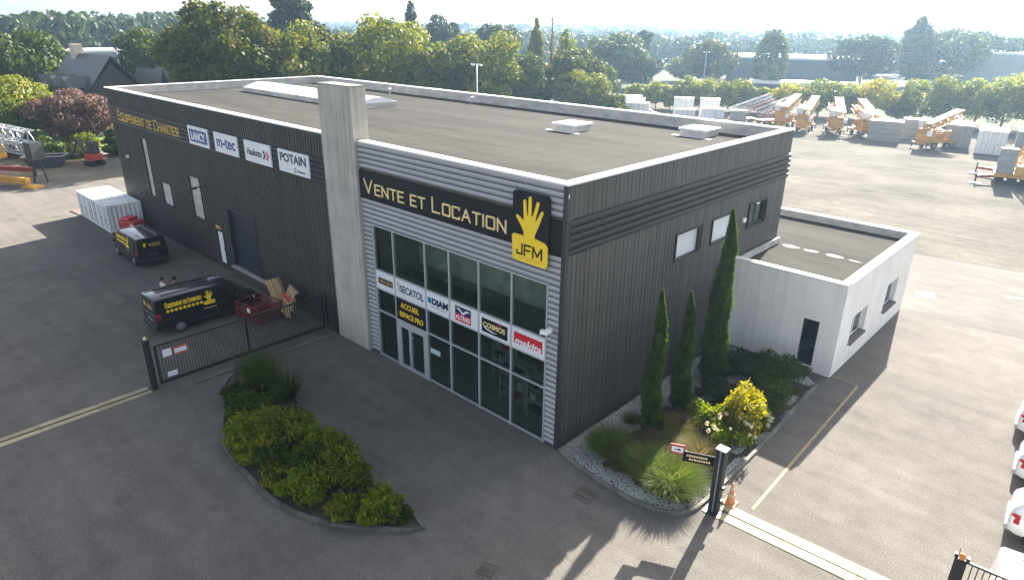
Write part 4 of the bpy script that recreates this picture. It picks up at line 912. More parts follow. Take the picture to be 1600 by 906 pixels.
# covers in the ground
for i,(x,y,a,lb) in enumerate([(2.34,-1.3,.36,'rusty square drain cover in the forecourt near the garden kerb'),(2.35,-5.95,.33,'rusty square drain cover at the bottom edge of the forecourt'),(5.75,27.2,.5,'pale square manhole cover behind the annex')]):
    t = thing('drain_cover',lb,'drain cover',(x,y,.004 if i < 2 else .008),.3 if i else .1); m_ = M('rusty_iron',(.11,.09,.075),.8,var=.3,scale=9) if i < 2 else M('pale_cover',(.6,.56,.48),.8)
    MB().box(-a,a,-a,-a+.06,0,.012).box(-a,a,a-.06,a,0,.012).box(-a,-a+.06,-a+.061,a-.061,0,.012).box(a-.06,a,-a+.061,a-.061,0,.012).build('rim',m_,t)
    for k in range(6): w_ = (2*a-.14)/6; MB().box(-a+.07,a-.07,-a+.07+k*w_,-a+.07+k*w_+w_*.72,0,.01).build('grate_bar' if i < 2 else 'lid_strip',m_,t)
# ================================================================== VEHICLES
def loft(stations):
    """stations: (x, zb, zbelt, ztop, half width belt, half width roof); car body along +x"""
    rings = []
    for x,zb,zm,zt,hw,ht in stations:
        half = [(hw*.86,zb),(hw*.97,zb+.1),(hw,zb+(zm-zb)*.5),(hw*.985,zm),(ht+(hw*.985-ht)*.35,zm+(zt-zm)*.62),(ht,zt-.05),(ht-.1,zt-.005),(0,zt+.02)]
        rings.append([(x,-y,z) for y,z in half]+[(x,y,z) for y,z in half[-2::-1]])
    n = len(rings[0]); vs = [v for r in rings for v in r]; fs = []
    for i in range(len(rings)-1):
        for j in range(n): fs.append((i*n+j,(i+1)*n+j,(i+1)*n+(j+1)%n,i*n+(j+1)%n))
    fs.append(tuple(range(n))); fs.append(tuple((len(rings)-1)*n+j for j in range(n-1,-1,-1)))
    return MB().add(vs,fs)
def wheel(t, x, y, r, w=.2):
    s = 1 if y > 0 else -1
    ty = MB().tube([(x,y-w/2,r),(x,y-w/2+.03,r),(x,y+w/2-.03,r),(x,y+w/2,r)],[r*.93,r,r,r*.93],20).build('wheel',TYRE,t)
    MB().tube([(x,y+s*(w/2+.001),r),(x,y+s*(w/2+.012),r),(x,y+s*(w/2+.016),r)],[r*.64,r*.62,r*.2],14).build('rim',RIM,ty)
    MB().tube([(x,y-s*.0,r),(x,y+s*(w/2+.03),r)],[r*.16,r*.12],10).build('hub_cap',CHROME,ty)
def slab(t, nm, quad, mat, off=.012):
    """thin plate on four points, pushed along its normal"""
    p = [Vector(q) for q in quad]; n = (p[1]-p[0]).cross(p[3]-p[0]).normalized()*off
    return MB().add([q-n*.2 for q in p]+[q+n for q in p],[(4,5,6,7),(0,1,5,4),(1,2,6,5),(2,3,7,6),(3,0,4,7)]).build(nm,mat,t)
def van(label, loc, rz, paint, livery=True, group=None, roofrack=False):
    t = thing('panel_van', label, 'van', loc, rz, group)
    L = [(-2.46,.42,.95,1.25,.88,.83),(-2.42,.36,1.0,1.86,.91,.82),(-2.36,.3,1.02,1.92,.94,.83),(-1.6,.27,1.03,1.94,.955,.84),(.4,.27,1.03,1.94,.955,.84),(.95,.27,1.03,1.9,.95,.81),(1.25,.27,1.02,1.72,.945,.76),(1.85,.28,.99,1.2,.93,.8),(2.25,.3,.88,1.02,.9,.78),(2.42,.34,.75,.84,.84,.7),(2.5,.4,.6,.68,.74,.6)]
    b = loft(L).build('body', paint, t, True); b.data.set_sharp_from_angle(angle=R(28))
    for s in (-1,1):
        for x in (-1.5,1.55): wheel(t,x,s*.84,.33)
        def side(nm,pts,m_,off=.01):
            pp = [(x,s*y,z) for x,y,z in pts]; pp = pp if s < 0 else pp[::-1]; return slab(t,nm,pp,m_,off)
        side('cab_window',[(.3,.915,1.12),(1.0,.91,1.12),(.88,.86,1.68),(.34,.865,1.7)],CARGL); side('quarter_window',[(1.08,.91,1.12),(1.6,.9,1.1),(1.22,.85,1.52),(.98,.86,1.64)],CARGL)
        MB().obox((1.25,s*1.06,1.15),(.12,.16,.24)).build('mirror',PLASTIC,t,bevel=.02)
        side('tail_light',[(-2.42,.885,.85),(-2.28,.93,.85),(-2.28,.92,1.2),(-2.42,.87,1.2)],LAMPR,.02)
        side('headlight',[(2.1,.9,.72),(2.35,.82,.7),(2.3,.84,.86),(2.05,.9,.92)],LIGHTP,.02)
        MB().obox((.42,s*.962,.95),(.2,.03,.04)).build('door_handle',PLASTIC,t); MB().obox((-.9,s*.962,.95),(.2,.03,.04)).build('door_handle',PLASTIC,t)
        for gx in (-1.02,.26): MB().box(gx-.008,gx+.008,s*.957-.004,s*.957+.004,.45,1.02).build('door_gap',TYRE,t)
        side('sill_trim',[(-1.1,.93,.34),(1.15,.93,.34),(1.15,.945,.46),(-1.1,.945,.46)],PLASTIC,.02)
        side('door_seam',[(-1.0,.955,1.06),(.25,.955,1.06),(.25,.955,1.075),(-1.0,.955,1.075)],PLASTIC,.004)
    slab(t,'windscreen',[(1.3,.66,1.66),(1.3,-.66,1.66),(1.82,-.74,1.24),(1.82,.74,1.24)][::-1],CARGL,.03)
    slab(t,'rear_window',[(-2.435,.62,1.25),(-2.435,-.62,1.25),(-2.415,-.58,1.7),(-2.415,.58,1.7)][::-1],CARGL,.02)
    slab(t,'rear_trim',[(-2.46,.76,1.08),(-2.46,-.76,1.08),(-2.45,-.76,1.2),(-2.45,.76,1.2)][::-1],CHROME,.03)
    slab(t,'number_plate',[(-2.465,.28,.72),(-2.465,-.28,.72),(-2.465,-.28,.84),(-2.465,.28,.84)][::-1],LIGHTP,.03)
    MB().box(-2.55,-2.38,-.86,.86,.34,.58).build('rear_bumper',PLASTIC,t,bevel=.04); MB().box(2.3,2.54,-.72,.72,.32,.52).build('front_bumper',PLASTIC,t,bevel=.04)
    for k in (-.5,0,.5): MB().box(-2.0,.3,k-.03,k+.03,1.935,1.965).build('roof_rib',paint,t)
    if roofrack: MB().obox((.55,0,2.0),(.3,.2,.08)).build('roof_vent',STEELG,t)
    if livery:
        for s in (-1,1):
            def lt(nm,fn):
                o = fn(); me = o.data; co = np.empty(len(me.vertices)*3); me.vertices.foreach_get('co',co); co = co.reshape(-1,3)
                # text plane (x,z) wrapped onto the van side
                y = np.interp(co[:,2],[1.03,1.6,1.9],[.957,.888,.842]); d = co[:,1].copy()
                nx = co[:,0] if s < 0 else -co[:,0]-.9; co[:,0] = nx; co[:,1] = s*(y+.006-d); me.vertices.foreach_set('co',co.ravel()); me.update()
                if s > 0: me.flip_normals()
            mb = MB(); stroke_text(mb,'Équipement de Chantier',-2.0,1.42,.2,1.62,0,.004,.17,.85,.3); lt('l',lambda: mb.build('side_lettering',YEL,t))
            def dots():
                m = MB()
                for k in range(9):
                    cx = -1.94+k*.19; m.add([(cx+.08*math.cos(a*math.pi/4),-.004,1.24+.08*math.sin(a*math.pi/4)) for a in range(8)],[tuple(range(8))])
                return m.build('side_dots',YEL,t)
            lt('d',dots)
            lt('h',lambda: ngon('side_hand',hand_outline(-.32,1.8,.34),0,.004,YEL,t)); lt('b',lambda: ngon('side_logo_block',rrect(-.32,.22,1.06,1.25,.05),0,.004,YEL,t))
            lt('p',lambda: MB().add([(-.35,-.004,.86),(.25,-.004,.86),(.25,-.004,.91),(-.35,-.004,.91)],[(0,1,2,3)]).build('side_phone_line',GOLD,t))
        o = ngon('rear_hand',hand_outline(-.6,1.62,.2),0,.004,YEL,t); o.rotation_euler = (0,0,R(-90)); o.location = (-2.462,0,.05)
        MB().box(-2.47,-2.458,-.5,.2,1.45,1.52).build('rear_lettering',GOLD,t); MB().box(-2.47,-2.46,-.5,.15,1.34,1.38).build('rear_lettering',GOLD,t)
    return t
v1 = van('black panel van with yellow side lettering parked beside the sliding gate',(-20.95,-4.0,0),R(90),VANB,True,'black company vans',True); v1.scale = (1.09,1,1.03)
van('black panel van with yellow lettering parked in front of the white containers',(-33.55,-2.85,0),R(180),VANB,True,'black company vans')
van('white panel van behind the gate leaf at the lower right corner',(15.45,2.35,0),R(5),CARW,False)
def car(label, loc, rz, paint):
    t = thing('parked_car', label, 'car', loc, rz, 'white cars along the right edge')
    L = [(-2.0,.45,.8,.92,.72,.66),(-1.95,.32,.86,1.1,.8,.6),(-1.75,.26,.88,1.32,.85,.58),(-1.3,.24,.89,1.44,.87,.58),(-.2,.23,.89,1.48,.87,.59),(.35,.23,.89,1.42,.87,.57),(.95,.24,.87,1.02,.86,.66),(1.6,.28,.78,.9,.83,.66),(1.95,.34,.62,.72,.74,.58),(2.02,.42,.55,.6,.64,.5)]
    loft(L).build('body',paint,t,True)
    for s in (-1,1):
        for x in (-1.25,1.25): wheel(t,x,s*.76,.3,.18)
        def side(nm,pts,m_,off=.012):
            pp = [(x,s*y,z) for x,y,z in pts]; pp = pp if s < 0 else pp[::-1]; return slab(t,nm,pp,m_,off)
        side('side_window',[(-1.2,.845,.95),(-.25,.85,.95),(-.25,.70,1.36),(-1.05,.69,1.34)],CARGL); side('side_window',[(-.18,.85,.95),(.7,.84,.94),(.3,.7,1.32),(-.18,.70,1.36)],CARGL)
        MB().obox((.55,s*.95,.98),(.1,.16,.13)).build('mirror',PLASTIC,t,bevel=.02)
        side('tail_light',[(-1.96,.76,.68),(-1.72,.84,.7),(-1.74,.82,1.0),(-1.95,.72,.98)],LAMPR,.025); side('headlight',[(1.55,.82,.66),(1.9,.72,.6),(1.85,.74,.74),(1.5,.82,.82)],LIGHTP,.02)
    slab(t,'rear_window',[(-1.93,.5,1.02),(-1.93,-.5,1.02),(-1.73,-.46,1.3),(-1.73,.46,1.3)][::-1],CARGL,.03); slab(t,'windscreen',[(.42,.5,1.38),(.42,-.5,1.38),(.92,-.6,1.04),(.92,.6,1.04)][::-1],CARGL,.03)
    slab(t,'number_plate',[(-1.995,.25,.6),(-1.995,-.25,.6),(-2.0,-.25,.71),(-2.0,.25,.71)][::-1],LIGHTP,.03); MB().box(-2.06,-1.9,-.7,.7,.3,.5).build('rear_bumper',M('bumper_grey',(.4,.4,.4),.5),t,bevel=.04)
    return t
car('white car with red tail light reversed against the right edge, nearest the gate leaf',(14.85,7.1,0),R(4),CARW)
car('white car in the middle of the three along the right edge',(14.55,10.6,0),R(4),CARW)
car('white car farthest up the right edge of the drive',(14.1,14.1,0),R(4),CARW)
# ================================================================== CONTAINERS
def container(label, x0, x1, y0, y1, h, mat, doorside='-y', group=None, rz=0, origin=None, name='storage_container'):
    w, d = x1-x0, y1-y0; t = thing(name, label, 'container', origin or ((x0+x1)/2,(y0+y1)/2,0), rz, group); a, b = w/2, d/2
    f = MB()
    for sx in (-1,1):
        for sy in (-1,1): f.box(sx*a-(.1 if sx > 0 else 0),sx*a+(0 if sx > 0 else .1),sy*b-(.1 if sy > 0 else 0),sy*b+(0 if sy > 0 else .1),0,h)
    for sy in (-1,1):
        y = sy*b-(.09 if sy > 0 else .01); f.box(-a+.101,a-.101,y,y+.1,h-.12,h-.002); f.box(-a+.101,a-.101,y,y+.1,.02,.14)
    for sx in (-1,1):
        x = sx*a-(.09 if sx > 0 else .01); f.box(x,x+.1,-b+.101,b-.101,h-.12,h-.002); f.box(x,x+.1,-b+.101,b-.101,.02,.14)
    f.build('frame',mat,t)
    def corr(L):  # corrugation profile
        n = max(3,int(L/.28)); o = []
        for i in range(n):
            u = -L/2+L*i/n; s = L/n; o += [(u,0),(u+s*.28,0),(u+s*.5,.045),(u+s*.78,.045)]
        return o+[(L/2,0)]
    for nm,L,fn in (('side_sheet',d-.2,lambda u,v,z:(a-.06+v,u,z)),('side_sheet',d-.2,lambda u,v,z:(-a+.06-v,-u,z)),('end_sheet',w-.2,lambda u,v,z:(-u,b-.06+v,z)),('roof_sheet',d-.1,None)):
        pr = corr(L); m = MB()
        if fn:
            vs = [fn(u,v,.14) for u,v in pr]+[fn(u,v,h-.12) for u,v in pr]; n = len(pr); m.add(vs,[(i,i+1,n+i+1,n+i) for i in range(n-1)])
        else:
            vs = [(-a+.05,u,h-.05+v) for u,v in pr]+[(a-.05,u,h-.05+v) for u,v in pr]; n = len(pr); m.add(vs,[(n+i,n+i+1,i+1,i) for i in range(n-1)])
        m.build(nm,mat,t)
    for s in (0,1):
        x = -a+.1+s*(w-.2)/2; dl = MB().box(x+.01,x+(w-.2)/2-.01,-b+.02,-b+.06,.15,h-.13).build('door_leaf',mat,t)
        for k in (.3,.7): xx = x+(w-.2)/2*k; MB().bar((xx,-b,.17),(xx,-b,h-.15),.03).build('locking_bar',STEELG,dl)
        MB().obox((x+(w-.2)/4,-b-.01,h*.45),(.24,.03,.04)).build('lever',STEELD,dl)
    return t
for i,lb in enumerate(('white storage container nearest the viewer in the row of three','white storage container in the middle of the row of three','white storage container farthest left in the row of three')):
    container(lb, -42.95-i*2.34, -40.65-i*2.34, -2.5, -.12, 2.03, CONTW, group='white containers by the long wall')
# yard containers and blocks, door end turned to the building
YARD = [((-6.0,91.5),3.0,5.5,2.9,CONTG,R(12),'grey storage container with plain door end beside the orange crane'),((-1.6,88.2),3.1,4.6,2.9,CONTW,R(8),'white storage container with double door between grey container and right crane'),
        ((1.6,94),2.8,5.5,2.6,CONTG,R(8),'grey container half hidden behind the white one at right'),
        ((-50.5,80.5),4.6,2.6,2.7,CONTW,R(30),'first white container in the stepped row by the trees'),((-53.6,83.5),5.0,2.5,3.0,CONTW,R(30),'second white container in the stepped row by the trees'),((-56.5,86.6),5.4,2.5,3.0,CONTW,R(30),'third white container in the stepped row by the trees'),
        ((-45.5,87.5),3.2,2.4,3.4,CONTW,R(28),'pale container behind the roof hatch, left of a pair'),((-41.8,89.5),3.2,2.4,3.4,CONTW,R(28),'pale container, right of a pair behind the two low huts'),
        ((-40.6,79.5),3.0,2.3,2.6,CONTW,R(28),'low white hut container with dark edges near the parapet'),((-37.2,82.0),3.4,2.3,2.8,CONTW,R(26),'white hut container next to the row of folded masts'),((-34.2,84.5),2.4,2.3,2.6,CONTG,R(24),'ribbed grey container beside the lattice masts')]
for (p,w_,d_,h_,m_,rz,lb) in YARD: container(lb,-w_/2,w_/2,-d_/2,d_/2,h_,m_,rz=rz,origin=(p[0],p[1],.005))
# precast block stacks
PRE = M('precast_concrete',(.3,.3,.28),.9,var=.12,bump=.2)
for (p,w_,lb) in (((-14.0,87.6),4.1,'stack of ribbed precast concrete beams with pale top, left of two'),((-10.9,92.8),4.4,'stack of ribbed precast concrete beams with pale top, right of two')):
    t = thing('beam_stack',lb,'beam stack',(p[0],p[1],.005),R(14))
    for k in range(9): MB().box(-w_/2+.02*(k%2),w_/2-.02*((k+1)%2),-.9,.9,k*.3+.01,k*.3+.29).build('beam',PRE,t,bevel=.02)
    MB().box(-w_/2-.05,w_/2+.05,-.95,.95,2.71,2.8).build('cover_board',WHITEP,t)
# ================================================================== FOLDED CRANES
def lattice(mb, p, q, w, h, n, bar=.07):
    p,q = Vector(p),Vector(q); d = (q-p); L = d.length; d.normalize(); up = Vector((0,0,1)); a = d.cross(up).normalized()*w/2; b = a.cross(d).normalized()*h/2
    c = [(-a-b),(a-b),(a+b),(-a+b)]
    for k in c: mb.bar(p+k,q+k,bar)
    for i in range(n):
        s,e = p+d*L*i/n,p+d*L*(i+1)/n
        for j in range(4):
            k0,k1 = c[j],c[(j+1)%4]; mb.bar(s+(k0 if i%2 else k1),e+(k1 if i%2 else k0),bar*.6); mb.bar(s+k0,s+k1,bar*.6)
def crane(label, loc, rz, tone=0):
    t = thing('folded_tower_crane', label, 'crane', loc, rz, 'folded cranes parked in the gravel yard')
    MB().box(-2.6,2.6,-.35,.35,.75,1.1).box(-2.7,-2.4,-1.2,1.2,.7,.95).box(2.4,2.7,-1.2,1.2,.7,.95).build('chassis',REDM if tone else ORANGE,t)
    for sx in (-2.55,2.55):
        for sy in (-1.25,1.25): j = MB().bar((sx,sy,.05),(sx,sy,1.0),.12).build('outrigger_leg',STEELD,t); MB().box(sx-.22,sx+.22,sy-.22,sy+.22,0,.06).build('foot_plate',STEELD,j)
    for x in (-.9,1.6):
        for s in (-1,1): wheel(t,x,s*.95,.45,.28)
    for k in range(4): MB().box(-2.3,-1.2,-1.05,1.05,1.12+k*.42,1.12+k*.42+.4).build('counterweight',ORANGE,t,bevel=.03)
    m = MB(); lattice(m,(-1.0,0,1.75),(2.0,0,1.95),1.9,1.2,4,.12); m.build('slewing_frame',ORANGE,t)
    for k in range(3): MB().box(-1.0,.8,-1.0+.7*k,-1.0+.7*k+.5,1.2,2.2+.2*k).build('machinery_box',YELCR if k%2 else ORANGE,t,bevel=.03)
    m = MB(); lattice(m,(-2.2,-.4,3.1),(3.6,-.4,4.9),1.15,1.1,9,.13); o = m.build('folded_mast',YELCR,t); MB().obox((.66,-.4,4.6),(5.8,1.0,.03),ry=-.301).build('mast_plate',M('mast_plate_tan',(.24,.14,.045),.7,var=.25,scale=1.5),o)
    m = MB(); lattice(m,(-1.8,.65,2.6),(3.2,.65,4.2),.8,.7,9,.1); m.build('folded_jib',ORANGE,t)
    MB().obox((-1.4,.75,3.6),(1.6,1.0,1.0),ry=-.2).build('tarpaulin_cover',WHITEP,t,bevel=.12)
    MB().obox((-2.4,-1.15,2.3),(.5,.5,.7)).build('electric_cabinet',LIGHTP,t,bevel=.03)
    MB().bar((2.7,0,.9),(4.4,0,.7),.12).build('tow_bar',STEELD,t); t.scale = (.9,.9,.9)
    return t
crane('orange folded crane with white cover just behind the warehouse corner',(-29.0,89.8,.005),R(92))
crane('orange folded crane, second from the warehouse corner',(-25.4,88.6,.005),R(100))
crane('orange folded crane, third from the warehouse corner',(-21.4,89.4,.005),R(116))
crane('orange folded crane beside the left beam stack',(-17.6,90.0,.005),R(130))
crane('orange folded crane standing alone before the grey container',(-7.6,86.0,.005),R(62))
def masts(label, loc, rz):
    t = thing('lattice_mast_stack', label, 'crane mast', loc, rz, 'stacked lattice masts')
    for k in range(3): m = MB(); lattice(m,(-2,-.7+.7*k,1.3+.35*k),(5,-.7+.7*k,3.6+.3*k),.6,.6,9,.08); m.build('mast_section',STEELG if k else M('mast_pink',(.45,.3,.26),.5),t)
    MB().box(-2,2,-1.0,1.0,.5,.8).build('trailer_frame',REDM,t)
    for x in (-1,1):
        for s in (-1,1): wheel(t,x,s*.95,.42,.25)
masts('grey and pink lattice masts stacked on a trailer, left of two',(-36.0,89.8,.005),R(55)); masts('grey lattice masts stacked on a trailer, right of two',(-32.2,91.2,.005),R(57))
# big crane base at the right edge
t = thing('crane_base','crane base with two grey counterweights and orange lattice mast at the right edge','crane',(4.2,68.6,.005),R(10))
MB().box(-2.2,2.6,-2.2,2.2,.75,1.15).build('slewing_deck',ORANGE,t,bevel=.05)
for sx,sy in ((-1,-1),(1,-1),(-1,1),(1,1)):
    a = MB().bar((sx*1.4,sy*1.4,.85),(sx*3.6,sy*2.9,.75),.28).build('outrigger_arm',REDM,t); MB().bar((sx*3.6,sy*2.9,.1),(sx*3.6,sy*2.9,1.3),.14).build('jack',STEELD,a); MB().box(sx*3.6-.5,sx*3.6+.5,sy*2.9-.3,sy*2.9+.3,0,.12).build('foot_plate',STEELG,a)
for s in (-1,1):
    for k in range(4): MB().box(s*1.35-.75,s*1.35+.75,-2.1,-1.3,1.17+k*.62,1.17+k*.62+.6).build('counterweight',CONTG,t,bevel=.03)
m = MB(); lattice(m,(0,-.9,1.2),(1.2,2.0,9.5),1.0,1.0,9,.11); m.build('tower_mast',ORANGE,t); m = MB(); lattice(m,(1.2,.2,1.2),(2.3,2.6,8.5),.7,.7,9,.08); m.build('folded_jib',YELCR,t)
for k in range(4): MB().tube([(-1.6+k*1.1,-1.2,.45),(-1.6+k*1.1,1.2,.45)],.42,14).build('axle_wheels',TYRE,t)
MB().box(-.5,.5,-2.3,-1.0,1.16,2.0).build('winch_drum',YELCR,t,bevel=.08)
# folded crane at the far left
t = thing('folded_tower_crane','long grey lattice crane mast folded over an orange base at the left edge','crane',(-68.6,-5.2,0),R(24))
m = MB(); lattice(m,(-5,0,5.6),(6.2,1.2,4.2),1.1,1.1,14,.1); m.build('folded_mast',STEELG,t); m = MB(); lattice(m,(-5,-.2,4.1),(6.8,.9,3.0),.8,.8,14,.08); m.build('folded_jib',STEELG,t)
MB().box(-4,0,-1.3,1.3,1.2,3.2).build('counterweight',ORANGE,t,bevel=.08); MB().box(-4.5,-3.2,-2.0,-1.32,1.4,2.8).build('electric_cabinet',CONTG,t,bevel=.04)
a = MB().bar((.6,-1.9,.8),(7.4,-.8,.55),.55).build('outrigger_arm',ORANGE,t); MB().box(7.0,8.6,-1.3,-.2,0,.16).build('foot_plate',ORANGE,a); MB().box(.05,2.6,-1.5,1.2,2.0,3.4).build('slewing_frame',ORANGE,t,bevel=.2); a = MB().bar((-2,1.2,.75),(3.4,2.8,.65),.4).build('outrigger_arm',REDM,t); MB().bar((3.4,2.8,0),(3.4,2.8,1.6),.2).build('jack',STEELD,a)
MB().obox((6.6,1.0,3.0),(.9,1.2,1.6)).build('mast_foot',STEELD,t); MB().bar((6.2,.6,0),(6.4,.8,2.4),.12).bar((6.9,1.4,0),(6.7,1.2,2.4),.12).build('support_trestle',STEELD,t)
# ================================================================== YARD CLUTTER
REDS = M('rust_red_paint',(.17,.035,.03),.7,var=.3)
t = thing('steel_stillage','dull red steel stillage basket between the van nose and the long wall','stillage',(-18.9,-2.0,0),R(8))
MB().box(-.95,.95,-.75,.75,.12,.16).build('floor',REDS,t)
for sx in (-.92,.92):
    for sy in (-.72,.72): MB().bar((sx,sy,0),(sx,sy,1.0),.07).build('post',REDS,t)
for z in (.3,.5,.7,.95): MB().bar((-.92,-.72,z),(.92,-.72,z),.05).bar((-.92,.72,z),(.92,.72,z),.05).bar((-.92,-.72,z),(-.92,.72,z),.05).bar((.92,-.72,z),(.92,.72,z),.05).build('side_rail',REDS,t)
for k in range(5): MB().box(-.8+k*.33,-.55+k*.33,-.6,.6,.17,.45+.12*(k%3)).build('formwork_panel',REDS,t)
MB().box(.1,.35,-.775,-.765,.6,.85).build('label_plate',LIGHTP,t)
def pallet(label, loc, rot):
    t = thing('wooden_pallet', label, 'pallet', loc, 0); t.rotation_euler = rot; t.scale = (1.05,1.1,1.1)
    for k in range(7): MB().box(-.6,.6,-.4+k*.116,-.4+k*.116+.09,.12,.142).build('deck_board',WOOD,t)
    for y in (-.35,0,.35):
        MB().box(-.6,.6,y-.05,y+.05,0,.022).build('bottom_board',WOOD,t)
        for x in (-.55,0,.55): MB().box(x-.05,x+.05,y-.05,y+.05,.0225,.1195).build('block',WOOD,t)
pallet('pale wooden pallet standing upright against the red stillage',(-18.75,-.95,1.35),(R(80),R(70),R(15)))
pallet('wooden pallet leaning on the long wall with red straps, upper one',(-17.55,-.75,1.25),(R(62),0,R(-14))); pallet('wooden pallet leaning on the long wall, lower one',(-17.45,-1.0,.75),(R(60),0,R(-10)))
t = thing('strap_bundle','red strap bundle lying on the leaning pallets','strap',(-17.5,-1.1,1.35)); MB().tube([(-.35,0,.1),(-.1,-.05,.0),(.15,0,.08),(.4,-.05,-.05)],[.05,.06,.06,.04],8).build('roll',RED,t,True); MB().tube([(-.2,0,-.1),(.1,-.06,-.15),(.3,-.05,-.2)],[.04,.05,.03],8).build('roll',RED,t,True)
t = thing('mobile_compressor','small red mobile compressor between nearest container and the wall','compressor',(-39.3,-1.35,0),R(20))
MB().box(-.8,.8,-.5,.5,.45,1.1).build('hood',REDM,t,bevel=.1); MB().box(-.6,.2,-.4,.4,1.1,1.3).build('canopy',RED,t,bevel=.08); MB().obox((.6,-.51,.8),(.35,.03,.2)).build('number_plate',LIGHTP,t)
for s in (-1,1): wheel(t,0,s*.55,.3,.16)
MB().bar((.8,0,.45),(1.5,0,.4),.07).build('tow_bar',STEELD,t)
t = thing('mini_excavator','small dark mini excavator parked on the verge near the lawn','excavator',(-68.5,4.6,0),R(200))
for s in (-.55,.55): MB().obox((0,s,.28),(1.7,.32,.5)).build('track',TYRE,t,bevel=.12)
MB().box(-.75,.6,-.6,.6,.6,1.25).build('house',REDM,t,bevel=.08); c = MB().box(-.5,.45,-.55,.25,1.26,2.5).build('cab',PLASTIC,t,bevel=.06); MB().box(-.3,.3,-.56,-.552,1.5,2.3).build('cab_window',CARGL,c)
MB().bar((.5,.3,1.2),(1.6,.3,2.7),.22).build('boom',STEELD,t); MB().bar((1.6,.3,2.7),(2.4,.3,1.3),.16).build('dipper',STEELD,t); MB().obox((2.4,.3,1.0),(.4,.5,.5),ry=.6).build('bucket',STEELD,t)
t = thing('plank_pile','pale pile of long planks on the verge in front of the hedge','planks',(-71.3,4.2,0),R(75))
for k in range(3):
    for j in range(4): MB().box(-2.6,2.4,-.5+j*.26,-.27+j*.26,k*.09,k*.09+.08).build('plank',M('pale_planks',(.45,.32,.18),.8),t)
t = thing('rubble_skip','dark low skip on the verge beside the folded crane','skip',(-71.0,.8,0),R(60)); MB().add([(-1.3,-.8,0),(1.3,-.8,0),(1.3,.8,0),(-1.3,.8,0),(-1.9,-1,1.2),(1.9,-1,1.2),(1.9,1,1.2),(-1.9,1,1.2)],[(0,3,2,1),(0,1,5,4),(1,2,6,5),(2,3,7,6),(3,0,4,7)]).build('tub',M('skip_navy',(.04,.05,.075),.5),t); MB().bar((-1.9,-1,1.2),(1.9,-1,1.2),.1).bar((-1.9,1,1.2),(1.9,1,1.2),.1).bar((-1.9,-1,1.2),(-1.9,1,1.2),.1).bar((1.9,-1,1.2),(1.9,1,1.2),.1).build('rim',STEELG,t)
t = thing('timber_board','brown board lying flat on the ground beside the containers','board',(-48.6,-2.2,0),R(5)); MB().box(-1.0,1.0,-.5,.5,.01,.06).build('sheet',M('brown_board',(.16,.12,.1),.8),t); MB().box(-.9,-.8,-.52,.52,0,.012).build('batten',WOOD,t)
